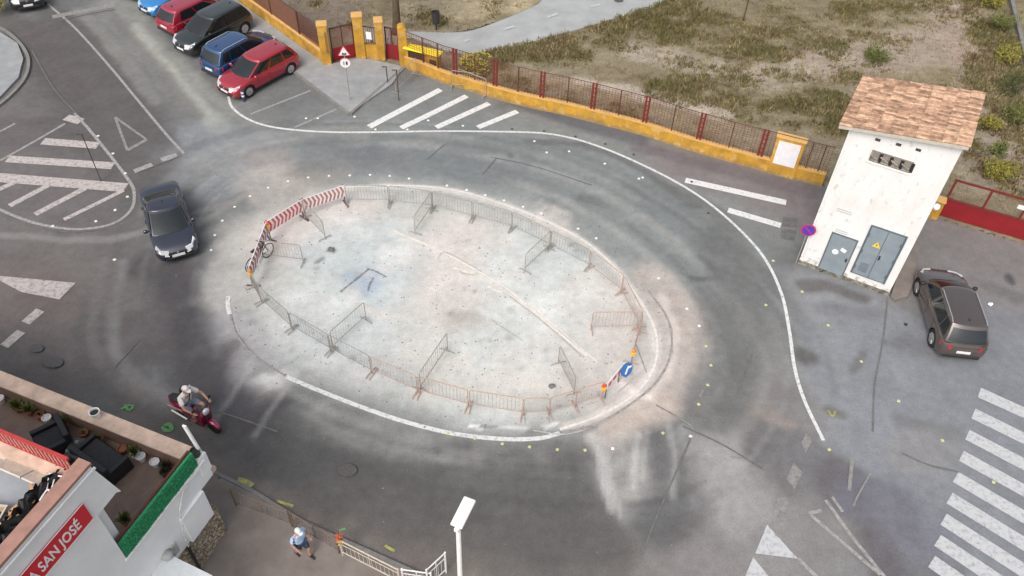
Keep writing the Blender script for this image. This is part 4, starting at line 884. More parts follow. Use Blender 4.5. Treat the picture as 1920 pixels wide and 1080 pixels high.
# ------------------------------------------------------------------ cars
GLASS = mat('car_glass', (.01, .014, .016), .05, 0, .05, 1, coat=0, spec=.75)
TYRE = mat('tyre', (.015, .015, .016), .85, 0, .2, 30); ALLOY = mat('alloy', (.45, .45, .46), .35, .7, .05, 3); TRIM = mat('black_trim', (.02, .02, .022), .55, 0, .2, 9)
LAMPG = mat('headlamp_glass', (.62, .64, .66), .12, .2, .05, 9, coat=.6); TAILR = mat('tail_lamp', (.35, .02, .03), .2, 0, .05, 9, coat=.6); PLATE = mat('number_plate', (.7, .7, .7), .5, 0, .03, 9)
CHROME = mat('bright_trim', (.7, .7, .7), .25, .8, .03, 9)
def paint(name, c): return mat('paint_' + name, c, .25, .3, .04, 2, coat=1.0)
def interp(xs_, ys_, x): return float(np.interp(x, xs_, ys_))
def make_car(name, label, col, L=4.4, W=1.8, Ht=1.48, kind='hatch', roof_col=None, rails=False, group='parked and moving cars'):
    root = bpy.data.objects.new(name, None); C.objects.link(root); tag(root, label, 'car', group)
    h = L / 2; belt = Ht * .62; cl = .18
    if kind == 'suv': belt = Ht * .62; cl = .22
    hood_f, hood_b = Ht * .50, belt * .985
    xw = h - L * .235            # base of windscreen
    xt = {'sedan': -h + L * .14, 'hatch': -h + .06, 'suv': -h + .05, 'wagon': -h + .05}[kind]
    tail_h = belt * (1.0 if kind == 'sedan' else .99)
    px_ = [-h, -h + .08, -h + .3, xt if kind == 'sedan' else -h + .5, xw, h - .55, h - .22, h - .06, h]
    top = [belt * .72, belt * .93, tail_h, belt, hood_b, hood_f + .09, hood_f - .01, hood_f * .82, hood_f * .66]
    wid = [W * .385, W * .445, W * .48, W * .497, W * .5, W * .492, W * .465, W * .41, W * .345]
    bot = [.36, .28, .24, cl, cl, .2, .22, .24, .3]
    ST = sorted(set([-h, -h + .04, -h + .1, -h + .2, -h + .35, -h + .55, -h + .8, -h + 1.05, -h + 1.4, -.5, 0, .5, h - 1.5, h - 1.2, h - .95, h - .7, h - .5, h - .35, h - .22, h - .12, h - .05, h]))
    vs = []; fs = []
    for x in ST:
        w_ = interp(px_, wid, x); t_ = interp(px_, top, x); b_ = interp(px_, bot, x); m2 = b_ + (t_ - b_) * .55
        half = [(0, b_), (w_ * .8, b_), (w_ * .95, b_ + .05), (w_ * .985, b_ + .16), (w_, m2), (w_ * .985, t_ - .11), (w_ * .955, t_ - .045), (w_ * .87, t_ - .008), (w_ * .55, t_ + .02), (0, t_ + .03)]
        ring = half + [(-y, z) for y, z in half[-2:0:-1]]; vs.append([(x, y, z) for y, z in ring])
    n = len(vs[0]); V = [v for r in vs for v in r]
    for i in range(len(ST) - 1):
        for k in range(n): fs.append((i * n + k, i * n + (k + 1) % n, (i + 1) * n + (k + 1) % n, (i + 1) * n + k))
    fs += [tuple(range(n))[::-1], tuple((len(ST) - 1) * n + k for k in range(n))]
    m_ = MB(); m_.add(V, fs); body = m_.build('body', [col, TRIM], root, smooth=True)
    wr = .33 if kind != 'suv' else .36; xf_, xr_ = h - .86, -h + .80
    cut = MB()
    for x in (xf_, xr_):
        for s in (-1, 1): cut.lathe([(wr + .055, -.3), (wr + .055, .3)], (x, s * (W / 2 + .05), wr), 24, Matrix.Rotation(R(90), 3, 'X'))
    cu = cut.build('cut', TRIM); bo = body.modifiers.new('b', 'BOOLEAN'); bo.object = cu; bo.operation = 'DIFFERENCE'; bo.solver = 'EXACT'
    bpy.context.view_layer.update(); me = bpy.data.meshes.new_from_object(body.evaluated_get(bpy.context.evaluated_depsgraph_get()))
    body.modifiers.clear(); body.data = me; bpy.data.objects.remove(cu)
    for p in me.polygons:
        c = p.center
        for x in (xf_, xr_):
            if abs(math.hypot(c.x - x, c.z - wr) - (wr + .05)) < .03 and abs(p.normal.y) < .7 and p.area < .2: p.material_index = 1
        if abs(c.y) < W / 2 - .2 and any(abs(c.x - x) < wr and abs(abs(c.y) - (W / 2 - .25)) < .03 for x in (xf_, xr_)) and abs(p.normal.y) > .9: p.material_index = 1
        if c.z < .30: p.material_index = 1
    me.polygons.foreach_set('use_smooth', [True] * len(me.polygons)); me.set_sharp_from_angle(angle=R(38))
    # greenhouse, stacked slices
    zb, zt = belt - .02, Ht - .055
    rk = {'sedan': 1.15, 'hatch': .42, 'suv': .38, 'wagon': .45}[kind]       # how far the rear slopes in
    def outl(f, o=0.0):
        z = zb + (zt - zb) * f; e = f ** 1.12
        xf = xw + .16 - (.92 + .02) * e + o; xr = xt + rk * (f ** 1.35) - o; w_ = W * .462 - (W * .088) * f + o
        return xf, xr, w_, z
    def P_front(u, f, o=0.0):           # u -1..1 across
        xf, xr, w_, z = outl(f, o); return Vector((xf - .16 * abs(u) ** 2.4, u * w_ * .93, z))
    def P_rear(u, f, o=0.0):
        xf, xr, w_, z = outl(f, o); return Vector((xr + .10 * abs(u) ** 2.4, u * w_ * .93, z))
    def P_side(u, f, s, o=0.0):         # u 0..1 from front to rear
        xf, xr, w_, z = outl(f, o); a = xf - .16; b = xr + .10; return Vector((a + (b - a) * u, s * w_ * (1 - .05 * (2 * u - 1) ** 4) * (.985 if 0 < u < 1 else .955), z))
    NF = 7; rings = []
    for j in range(NF):
        f = j / (NF - 1); g = [P_front(-1 + .25 * k, f) for k in range(9)] + [P_side(k / 8, f, 1) for k in range(1, 8)] + [P_rear(1 - .25 * k, f) for k in range(9)] + [P_side(1 - k / 8, f, -1) for k in range(1, 8)]
        rings.append(g)
    n = len(rings[0]); m_ = MB(); V = [v for g in rings for v in g]; fs = []
    for i in range(NF - 1):
        for k in range(n): fs.append((i * n + k, i * n + (k + 1) % n, (i + 1) * n + (k + 1) % n, (i + 1) * n + k))
    base = V[-n:]; cxm = sum((v.x for v in base)) / n
    for q, (sc_, dz) in enumerate(((.985, .022), (.95, .038), (.8, .05), (.4, .058), (.02, .06))):
        V += [Vector((cxm + (v.x - cxm) * sc_, v.y * sc_, zt + dz)) for v in base]
        for k in range(n): i = NF - 1 + q; fs.append((i * n + k, i * n + (k + 1) % n, (i + 1) * n + (k + 1) % n, (i + 1) * n + k))
    m_.add(V, fs); cab = m_.build('cabin', roof_col or col, root, smooth=True); cab.data.set_sharp_from_angle(angle=R(40))
    def grid(fn, us, fs_, nm, m, par, label=None):
        V = [fn(u, f) for f in fs_ for u in us]; nu = len(us); F_ = [(j * nu + i, j * nu + i + 1, (j + 1) * nu + i + 1, (j + 1) * nu + i) for j in range(len(fs_) - 1) for i in range(nu - 1)]
        mm = MB(); mm.add(V, F_); return mm.build(nm, m, par, smooth=True)
    LS = lambda a, b, n_: [a + (b - a) * k / (n_ - 1) for k in range(n_)]
    grid(lambda u, f: P_front(u, f, .014), LS(-.93, .93, 9), LS(.06, .95, 6), 'windscreen', GLASS, cab)
    grid(lambda u, f: P_rear(u, f, .014), LS(-.88, .88, 9), LS(.12, .88, 6), 'rear_window', GLASS, cab)
    wins = {'sedan': ((.05, .46), (.49, .86)), 'hatch': ((.05, .45), (.48, .84)), 'suv': ((.04, .40), (.43, .74), (.77, .93)), 'wagon': ((.04, .37), (.40, .70), (.73, .93))}[kind]
    for s in (-1, 1):
        for a, b in wins:
            grid(lambda u, f: P_side(u + (.07 * (1 - f) * 0), f, s, .012), LS(a, b, 6), LS(.10, .90, 5), 'side_window', GLASS, cab)
        m_ = MB(); m_.lathe([(.02, -.1), (.09, -.07), (.1, 0), (.08, .08), (.02, .1)], (xw - .28, s * (W / 2 + .08), belt + .07), 8, Matrix.Diagonal((.8, 1, .75)).to_3x3()); m_.box((xw - .28, s * (W / 2 - .0), belt + .04), (.06, .12, .04)); m_.build('wing_mirror', TRIM if kind == 'suv' else col, root, smooth=True)
        for x in (xf_, xr_):
            w0 = MB(); rot = Matrix.Rotation(R(90), 3, 'X'); w0.lathe([(wr * .62, -.1), (wr * .93, -.11), (wr, -.08), (wr, .08), (wr * .93, .11), (wr * .62, .1)], (x, s * (W / 2 - .13), wr), 24, rot); wh = w0.build('wheel', TYRE, root, smooth=True); wh.data.set_sharp_from_angle(angle=R(30))
            w1 = MB(); w1.lathe([(wr * .6, -.004), (wr * .64, 0), (wr * .64, .012), (wr * .6, .016)], (x, s * (W / 2 - .022), wr), 20, rot)
            for k in range(5):
                a = k * 1.2566; w1.box((x + wr * .33 * math.cos(a), s * (W / 2 - .012), wr + wr * .33 * math.sin(a)), (wr * .56, .02, .06), Matrix.Rotation(-a, 3, 'Y'))
            w1.build('rim', ALLOY, wh)
        for uh in (-.05, -1.0): m_ = MB(); m_.box((uh + .1, s * (W / 2 + .004), belt - .13), (.18, .03, .03)); m_.build('door_handle', col, root)
        # lamps follow the corner
        hx = h - .17; m_ = MB(); P = [(h + .012, W * .20, hood_f - .15), (h - .07, W * .36, hood_f - .12), (h - .34, W * .458, hood_f - .03)]
        lo = [(a + .02, s * b * 1.02, c - .08) for a, b, c in P]; hi = [(a - .07, s * b * .97, c + .105) for a, b, c in P]
        m_.add(lo + hi + [(a - .12, b * .93, c) for a, b, c in lo + hi], [(0, 1, 4, 3), (1, 2, 5, 4), (6, 9, 10, 7), (7, 10, 11, 8), (0, 6, 7, 1), (1, 7, 8, 2), (3, 4, 10, 9), (4, 5, 11, 10), (0, 3, 9, 6), (2, 8, 11, 5)])
        m_.build('headlight', LAMPG, root)
        m_ = MB(); zt_ = belt - .2; P = [(-h - .005, W * .27, zt_), (-h + .06, W * .395, zt_), (-h + .24, W * .467, zt_ + .02)]
        hh = .1 if kind in ('sedan', 'suv') else .16
        lo = [(a - .015, s * b * 1.02, c - hh) for a, b, c in P]; hi = [(a + .03, s * b * 1.02, c + hh * .8) for a, b, c in P]
        m_.add(lo + hi + [(a + .1, b * .93, c) for a, b, c in lo + hi], [(0, 1, 4, 3), (1, 2, 5, 4), (6, 9, 10, 7), (7, 10, 11, 8), (0, 6, 7, 1), (1, 7, 8, 2), (3, 4, 10, 9), (4, 5, 11, 10), (0, 3, 9, 6), (2, 8, 11, 5)])
        m_.build('tail_light', TAILR, root)
        if rails:
            xf, xr, w_, z = outl(1); m_ = MB(); m_.tube([(xf - .25, s * w_ * .9, zt + .03), (xf - .4, s * w_ * .9, zt + .085), (xr + .35, s * w_ * .9, zt + .085), (xr + .15, s * w_ * .9, zt + .03)], .02, 6); m_.build('roof_rail', CHROME, root)
    m_ = MB(); m_.box((h - .015, 0, hood_f * .80), (.05, W * .42, .09)); m_.build('grille', TRIM, root, bevel=.01)
    m_ = MB(); m_.box((h - .01, 0, .34), (.06, W * .6, .12)); m_.build('lower_grille', TRIM, root, bevel=.02)
    m_ = MB(); m_.box((h + .02, 0, .47), (.02, .5, .11)); m_.build('number_plate', PLATE, root)
    m_ = MB(); m_.box((-h - .012, 0, .62 if kind != 'sedan' else .66), (.02, .5, .11)); m_.build('number_plate', PLATE, root)
    m_ = MB(); m_.box((-h + .005, 0, .38), (.07, W * .72, .14)); m_.build('rear_bumper', TRIM, root, bevel=.03)
    m_ = MB(); m_.lathe([(.05, 0), (.05, .012)], (h - .0, 0, hood_f * .84), 10, Matrix.Rotation(R(90), 3, 'Y')); m_.build('badge', CHROME, root)
    # wipers, aerial, shut lines
    m_ = MB()
    for y0 in (-.1, .45): m_.tube([P_front(y0 / W * 2, .06, .03), P_front(y0 / W * 2 - .55, .2, .03)], .009, 4)
    m_.build('wipers', TRIM, cab)
    xf, xr, w_, z = outl(1); m_ = MB(); m_.add([(xr + .30, -.03, zt + .055), (xr + .30, .03, zt + .055), (xr + .44, 0, zt + .055), (xr + .28, 0, zt + .12)], [(0, 1, 2), (0, 3, 1), (1, 3, 2), (2, 3, 0)]); m_.build('aerial', TRIM, cab)
    m_ = MB()
    for s in (-1, 1):
        for xx in (xw - .1, -.02 * L, xr_ + .42):
            w_ = W * .5 + .001; m_.tube([(xx, s * w_ * .997, .36), (xx, s * w_ * 1.0, .55), (xx, s * w_ * .988, belt - .12)], .005, 3)
    m_.build('shut_lines', TRIM, root)
    return root
def put(car, center=None, rz=0, wheels=None, W=1.8, off=0):
    # wheels = ((front contact px), (rear contact px), side) side +1: these are the car's left wheels
    if wheels:
        f, r, s = wheels; a, b = Vector(G2(*f)), Vector(G2(*r)); t = (a - b).normalized(); n = Vector((-t.y, t.x)) * s
        c = (a + b) / 2 - n * (W / 2 - .1); rz = math.atan2(t.y, t.x)
    else: c = Vector(center)
    car.location = (c.x, c.y, .012); car.rotation_euler = (0, 0, rz); return c, rz
red = make_car('red_wagon', 'clean red estate car parked nose out, nearest to the empty bays', paint('red', (.36, .012, .028)), 4.45, 1.76, 1.5, 'wagon')
c0, a0 = put(red, wheels=((470, 181), (543, 141), 1), W=1.76)
dirp = Vector((math.cos(a0), math.sin(a0)))
a1 = a0 + math.pi
def car_at(car, px, rz): put(car, G2(*px), rz)
blue = make_car('blue_suv', 'metallic blue compact SUV parked nose in beside the red estate', paint('blue', (.006, .055, .16)), 4.3, 1.8, 1.58, 'suv', rails=True)
car_at(blue, (455, 117), a1 + .05)
green = make_car('dark_green_suv', 'very dark green SUV parked nose out between blue and red cars', paint('dark_green', (.014, .022, .02)), 4.5, 1.85, 1.62, 'suv')
car_at(green, (404, 75), a0 + .03)
redh = make_car('red_hatchback', 'red hatchback parked nose in beyond the dark green SUV', paint('crimson', (.34, .012, .035)), 4.3, 1.8, 1.5, 'hatch')
car_at(redh, (371, 42), a1 + .02)
lb = make_car('light_blue_car', 'light blue car partly cut by the top edge of the view', paint('light_blue', (.02, .22, .55)), 4.2, 1.75, 1.5, 'hatch')
car_at(lb, (331, 8), a0 + .02)
wc = make_car('white_car', 'white car, last in the parked row at the top edge', paint('white', (.7, .7, .7)), 4.2, 1.75, 1.5, 'hatch')
car_at(wc, (292, -22), a1)
sed = make_car('dark_sedan', 'dark navy saloon driving on the road left of the barrier ring', paint('navy', (.022, .027, .045)), 4.5, 1.74, 1.42, 'sedan')
put(sed, G2(322, 430), math.atan2(*(Vector(G2(333, 468)) - Vector(G2(308, 385))).yx))
gs = make_car('dark_grey_suv', 'dark grey SUV with silver roof rails parked right of the white tower', paint("dark_grey", (.085, .066, .06)), 4.4, 1.84, 1.6, 'suv', rails=True)
put(gs, wheels=((1716, 552), (1742, 643), 1), W=1.84)
bs = make_car('black_suv', 'black SUV facing the viewer, cut by the top left corner', paint('black', (.012, .012, .013)), 4.6, 1.88, 1.7, 'suv')
put(bs, G2(52, -8), math.atan2(*(Vector(G2(58, 24)) - Vector(G2(40, -60))).yx))

# ------------------------------------------------------------------ street lamp near the camera, signs, posts, bin
LZ = 8.6
hx0, hy0 = G2(858, 982, LZ); hx1, hy1 = G2(880, 938, LZ)
o = thing('street_lamp', 'tall white street lamp with flat white head in the near foreground', 'street lamp', (hx0 + .02, hy0 - .1, 0))
m_ = MB(); m_.tube([(0, 0, 0), (0, 0, 1), (0, 0, LZ - .02)], [.085, .075, .05], 12); m_.build('pole', mat('lamp_pole_paint', (.62, .6, .57), .5, .1, .06, 3), o, smooth=True)
dv = Vector((hx1 - hx0, hy1 - hy0, 0)); an = math.atan2(dv.y, dv.x); m_ = MB(); L = dv.length + .12
m_.box((dv.x * .48 - .02, dv.y * .48 + .08, LZ + .03), (L, .27, .07), Matrix.Rotation(an, 3, 'Z')); m_.build('lamp_head', M_WPL, o, bevel=.025)
m_ = MB(); m_.box((-.01, .02, LZ - .02), (.16, .1, .1), Matrix.Rotation(an, 3, 'Z')); m_.build('bracket', M_WPL, o)
def disc(mb, r, y, z, n=24, th=.008): mb.lathe([(r, 0), (r, th)], (0, y, z), n, Matrix.Rotation(R(90), 3, 'X'))
x, y = G2(657, 190)
o = thing('warning_sign_post', 'pole with white triangular warning sign above a round white sign on the parking corner', 'sign', (x, y, .1), R(8))
m_ = MB(); m_.tube([(0, 0, 0), (0, 0, 2.95)], .026, 8); m_.build('pole', M_GALV, o)
def tri(r, y, z, th): return [(-r * .87, y, z - r * .5), (r * .87, y, z - r * .5), (0, y, z + r)]
m_ = MB(); m_.slab(tri(.36, -.05, 2.72, 0), (0, .02, 0)); tp = m_.build('triangle_plate', mat('sign_red', alb((196, 70, 70)), .45, var=.05), o)
m_ = MB(); m_.slab(tri(.29, -.058, 2.71, 0), (0, .007, 0)); m_.build('triangle_face', M_RW, tp)
m_ = MB(); m_.box((0, -.064, 2.62), (.22, .006, .05)); m_.box((-.05, -.064, 2.67), (.08, .006, .05)); m_.box((.06, -.064, 2.67), (.07, .006, .04)); m_.build('hump_symbol', M_BLACK, tp)
m_ = MB(); disc(m_, .29, -.035, 2.12); rp_ = m_.build('round_plate', mat('sign_grey_rim', alb((150, 120, 120)), .45, var=.05), o)
m_ = MB(); disc(m_, .25, -.043, 2.12); m_.build('round_face', M_RW, rp_)
m_ = MB(); m_.box((-.07, -.054, 2.12), (.04, .006, .18)); m_.box((.07, -.054, 2.12), (.09, .006, .18)); m_.box((.07, -.06, 2.12), (.04, .006, .05)); m_.build('dark_symbol', M_BLACK, rp_)
x, y = G2(1499, 494)
o = thing('no_parking_sign', 'round blue and red no parking sign on a thin pole at the tower corner', 'sign', (x - .22, y - .12, 0), R(-14))
m_ = MB(); m_.tube([(0, 0, 0), (0, 0, 2.05)], .024, 8); m_.build('pole', M_GALV, o)
m_ = MB(); disc(m_, .3, -.03, 2.0); pl = m_.build('plate', mat('sign_deep_red', alb((176, 40, 96)), .45, var=.05), o)
m_ = MB(); disc(m_, .235, -.039, 2.0); m_.build('blue_face', mat('sign_violet_blue', alb((70, 56, 160)), .45, var=.05), pl)
m_ = MB(); m_.box((0, -.047, 2.0), (.46, .006, .05), Matrix.Rotation(R(45), 3, 'Y')); m_.build('diagonal_bar', MATS['sign_deep_red'], pl)
for px, h_, lb_, tilt in (((190, 340), 2.55, 'thin dark post with small plate standing on the hatched traffic island', 0), ((748, 188), 1.75, 'thin dark post right of the triangular warning sign near the kerb', 0), ((727, 157), 1.0, 'short dark post on the pavement below the small gate', 0)):
    x, y = G2(*px); o = thing('thin_post', lb_, 'post', (x, y, 0)); m_ = MB(); m_.tube([(0, 0, 0), (0, 0, h_)], .022 if h_ > 2 else .03, 7); m_.build('pole', mat('dark_post', alb((78, 70, 70)), .6, .2), o)
    m_ = MB(); m_.box((-.1, 0, h_), (.26, .03, .05)); m_.build('top_plate', MATS['dark_post'], o)
x, y = G2(458, 190); o = thing('marker_bollard', 'short blue and white bollard beside the front wheel of the red estate', 'bollard', (x, y, 0))
m_ = MB(); m_.lathe([(.07, 0), (.07, .62), (.05, .66)], (0, 0, 0), 12); m_.build('post', mat('bollard_blue', alb((40, 62, 110)), .5), o)
for z in (.28, .47):
    m_ = MB(); m_.lathe([(.075, z), (.075, z + .1)], (0, 0, 0), 12); m_.build('white_band', M_WPL, o)
x, y = G2(818, 56); o = thing('litter_bin', 'dark litter bin on a post beside the pale path in the field', 'bin', (x, y, 0))
m_ = MB(); m_.tube([(0, 0, 0), (0, 0, .5)], .04, 6); m_.build('post', M_BLACK, o)
m_ = MB(); m_.lathe([(.16, .4), (.2, .5), (.23, 1.1), (.24, 1.12), (.2, 1.12), (.17, .55)], (0, 0, 0), 14); m_.build('basket', mat('bin_dark', alb((52, 48, 48)), .7), o)
# barriers stacked against the fence (faint frames)
for i, (p, q, lb_) in enumerate((((846, 165), (905, 172), 'spare steel barrier leaning by the yellow cabinet'), ((850, 158), (912, 182), 'spare steel barrier standing against the yellow wall'), ((742, 178), (782, 140), 'spare steel barrier standing beside the pavement corner post'))):
    barrier(p, q, lb_, rusty=i == 1, group='spare barriers by the wall')

# ------------------------------------------------------------------ guard rail at the near pavement
def guard(p, q, label, m, h=.95, n=14, name='guard_rail', cat='railing', grp='pedestrian guard rail panels'):
    a, b = Vector(G2(*p)), Vector(G2(*q)); t = b - a; L = t.length
    o = thing(name, label, cat, (a.x, a.y, .08), math.atan2(t.y, t.x), grp)
    m_ = MB(); m_.tube([(0, 0, h), (L, 0, h)], .022, 6); m_.tube([(0, 0, .2), (L, 0, .2)], .018, 6); m_.tube([(0, 0, h * .75), (L, 0, h * .75)], .012, 5); m_.tube([(L / 2, 0, .2), (L / 2, 0, h)], .014, 5); m_.build('rails', m, o)
    m_ = MB()
    for k in range(n): m_.tube([((k + .5) * L / n, 0, .2), ((k + .5) * L / n, 0, h * .75)], .008, 4)
    m_.build('bars', m, o)
    for x in (.03, L - .03):
        m_ = MB(); m_.tube([(x, 0, 0), (x, 0, h + .04)], .03, 7); m_.build('post', m, o)
M_BROWNG = mat('brown_rail', alb((112, 98, 86)), .7, .1, .2, 8); M_CREAM = mat('cream_rail', alb((190, 180, 164)), .6, .05, .1, 8); M_WR = mat('white_rail', (.74, .72, .7), .5, 0, .05, 8)
guard((443, 950), (550, 990), 'dull brown guard rail panel farthest left along the near kerb', M_BROWNG)
guard((552, 991), (638, 1040), 'dull brown guard rail panel between the walking man and the kerb', M_BROWNG)
guard((642, 1042), (752, 1098), 'cream guard rail panel right of the flower basket post', M_CREAM)
guard((756, 1098), (812, 1106), 'white guard rail panel at the bottom edge, left of the lamp post', M_WR, 1.0, 10)
guard((802, 1108), (838, 1074), 'short white guard rail panel angled towards the lamp post', M_WR, 1.25, 6)
x, y = G2(644, 1040); o = thing('flower_basket_post', 'post with small red and yellow flowers at the near kerb railing', 'flower post', (x, y, .08))
m_ = MB(); m_.tube([(0, 0, 0), (0, 0, .9)], .03, 6); m_.build('post', M_BROWNG, o)
def leafball(n, r, c, sz, flat=.8):
    mb = MB()
    for k in range(n):
        v = Vector((random.gauss(0, 1), random.gauss(0, 1), random.gauss(0, 1) * flat)).normalized() * r * (.55 + .5 * random.random())
        a = Matrix.Rotation(random.uniform(0, 6.28), 3, 'Z') @ Matrix.Rotation(random.uniform(-1.2, 1.2), 3, 'X'); s = sz * random.uniform(.6, 1.3)
        mb.add([Vector(c) + v + a @ Vector(q) for q in ((-s * .4, 0, 0), (0, -s * .2, s * .1), (s * .4, 0, 0), (0, s * 1.2, s * .25))], [(0, 1, 2, 3)])
    return mb
for c_, nm, mm, z in (((.78, .04, .03), 'red_flowers', alb((186, 92, 70)), 1.05), ((.7, .5, .1), 'yellow_flowers', alb((186, 158, 80)), .82)):
    leafball(90, .10, (0, 0, z), .06).build(nm, mat(nm, mm, .7), o)

# ------------------------------------------------------------------ terrace building at the near left
A0 = Vector((*G2(431, 993), 0)); ub = Vector((-.34584, -.93829, 0)); vb = Vector((-.93829, .34584, 0))
tb = thing('terrace_building', 'white building with roof terrace, green hedge panel and red lettered sign at the near left', 'building', A0, math.atan2(ub.y, ub.x))
# local axes: X = along the sign wall (u), local Y = -v, so v -> -y
def bu(u, v, z): return (u, -v, z)
def ubox(name, u0, u1, v0, v1, z0, z1, m, parent=tb, bevel=0):
    m_ = MB(); m_.box(((u0 + u1) / 2, -(v0 + v1) / 2, (z0 + z1) / 2), (u1 - u0, v1 - v0, z1 - z0)); return m_.build(name, m, parent, bevel=bevel)
def onW(px, py):
    r = ray(px, py); n = vb; t = ((A0 - Vector((0, 0, H))).dot(n)) / r.dot(n); q = Vector((0, 0, H)) + r * t - A0; return (q.dot(ub), q.z)
def onZ(px, py, z): q = G(px, py, z) - A0; return (q.dot(ub), q.dot(vb), z)
M_TW = mat('terrace_white', (.77, .78, .78), .85, var=.05, scale=1.0, bump=.1)
M_PINKW = mat('parapet_beige', alb((196, 172, 154)), .85, var=.18, scale=2.2, bump=.15)
def stone_mat():
    m = bpy.data.materials.new('rubble_stone'); m.use_nodes = True; n = m.node_tree; b = n.nodes['Principled BSDF']; b.inputs['Roughness'].default_value = .9
    tc = n.nodes.new('ShaderNodeTexCoord'); mp = n.nodes.new('ShaderNodeMapping'); mp.inputs['Scale'].default_value = (1.6, 1.6, 2.8)
    v = n.nodes.new('ShaderNodeTexVoronoi'); v2 = n.nodes.new('ShaderNodeTexVoronoi'); v2.feature = 'DISTANCE_TO_EDGE'
    n.links.new(tc.outputs['Object'], mp.inputs[0]); n.links.new(mp.outputs[0], v.inputs[0]); n.links.new(mp.outputs[0], v2.inputs[0])
    cr = n.nodes.new('ShaderNodeValToRGB'); cr.color_ramp.elements[0].color = (*alb((140, 126, 104)), 1); cr.color_ramp.elements[1].color = (*alb((206, 192, 168)), 1)
    n.links.new(v.outputs['Color'], cr.inputs[0]); mr = n.nodes.new('ShaderNodeMapRange'); mr.inputs[1].default_value = .02; mr.inputs[2].default_value = .12
    n.links.new(v2.outputs['Distance'], mr.inputs[0]); mx = n.nodes.new('ShaderNodeMix'); mx.data_type = 'RGBA'; mx.inputs[6].default_value = (*alb((98, 88, 76)), 1)
    n.links.new(mr.outputs[0], mx.inputs[0]); n.links.new(cr.outputs[0], mx.inputs[7]); n.links.new(mx.outputs[2], b.inputs['Base Color'])
    bp = n.nodes.new('ShaderNodeBump'); bp.inputs['Distance'].default_value = .05; n.links.new(mr.outputs[0], bp.inputs['Height']); n.links.new(bp.outputs[0], b.inputs['Normal']); return m
ubox('stone_base', .1, 12, 0.0, 14, -.1, 1.66, stone_mat())
ubox('wall', .34, 12, -.02, 14, 1.66, 3.02, M_TW)
ubox('white_cabinet', .36, 1.34, -.14, -.02, 1.70, 2.98, M_TW)
TZ = 3.32
ubox('terrace_slab', -.2, 12, -.05, 14, 2.96, TZ, M_TW)
ubox('terrace_floor', .15, 2.9, .15, 14, TZ, TZ + .012, mat('terrace_tile', alb((128, 108, 96)), .7, var=.14, scale=2.5))
ubox('street_parapet', -.2, .15, .25, 14, TZ, 3.98, M_PINKW); ubox('parapet_coping', -.26, .2, .25, 14, 3.98, 4.05, M_PINKW, bevel=.015)
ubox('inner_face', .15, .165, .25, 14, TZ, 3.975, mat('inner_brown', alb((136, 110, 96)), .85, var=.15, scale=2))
ubox('street_ledge', -.42, -.2, 0, 14, 2.9, 3.05, M_PINKW)
ubox('side_parapet', -.2, 3.2, -.05, .15, TZ, 3.88, M_TW); ubox('corner_pier', -.24, .12, -.08, .25, TZ, 4.08, M_TW)
P = [(2.3, 5.98), (2.62, 7.6), (12, 7.6), (12, 3.0), (3.06, 3.0), (3.06, 6.08), (2.42, 6.1)]
m_ = MB(); m_.slab([bu(p[0], -.052, p[1]) for p in P], (0, -.24, 0)); m_.build('gable_wall', M_TW, tb)
ubox('gable_coping', 2.58, 12, -.10, .24, 7.6, 7.69, mat('brown_coping', alb((152, 116, 104)), .8, var=.15, scale=4))
m_ = MB(); m_.box((7, .088, 7.44), (8.9, .05, .06)); m_.build('drip_mould', M_TW, tb)
# green hedge panel above the side parapet, with its brown rail
M_HEDGE = mat('artificial_hedge', alb((42, 140, 92)), .9, 0, .2, 22, .2, col2=alb((58, 158, 108)))
hb = ubox('hedge_panel', .12, 3.03, -.04, .04, 3.9, 4.52, M_HEDGE)
m_ = MB()
for k in range(2600):
    u, z = random.uniform(.12, 3.03), random.uniform(3.9, 4.56); s = .035
    a = Matrix.Rotation(random.uniform(0, 6.28), 3, 'Y') @ Matrix.Rotation(random.uniform(-.9, .9), 3, 'X')
    m_.add([Vector((u, .045 + random.random() * .03, z)) + a @ Vector(q) for q in ((-s * .4, 0, 0), (s * .4, 0, 0), (0, 0, s * 1.3))], [(0, 1, 2)])
m_.build('hedge_leaves', M_HEDGE, hb)
ubox('brown_rail', .12, 3.03, .05, .11, 4.5, 4.58, mat('rail_brown', alb((92, 50, 42)), .7))
ubox('white_edge_rail', -.1, 3.1, -.10, -.05, 3.84, 3.91, M_WPL)
m_ = MB()
for k in range(7): m_.box((.3 + k * .45, -.10, 3.85), (.04, .04, 1.3))
m_.build('rail_posts', MATS['rail_brown'], tb)
# conduit, small lamp, meter box and dark drain pipe on the side wall
m_ = MB(); m_.tube([bu(.1, -.1, 3.84), bu(.9, -.1, 3.8), bu(1.25, -.1, 3.3), bu(1.45, -.1, 2.4), bu(1.5, -.1, 1.7)], .022, 6); m_.build('conduit', mat('conduit_grey', alb((190, 192, 190)), .6), tb)
m_ = MB(); m_.tube([bu(1.5, -.08, 1.66), bu(1.52, -.1, .1)], .045, 8); m_.build('drain_pipe', M_BLACK, tb)
ubox('meter_box', 1.75, 1.95, -.08, -.02, 1.95, 2.4, mat('meter_grey', alb((170, 172, 168)), .6, var=.3, scale=12))
m_ = MB(); m_.lathe([(.02, 0), (.15, .04), (.18, .12), (.1, .2), (.02, .22)], bu(2.15, -.1, 2.3), 12); m_.build('wall_lantern', mat('lantern_grey', alb((150, 156, 154)), .5), tb, smooth=True)
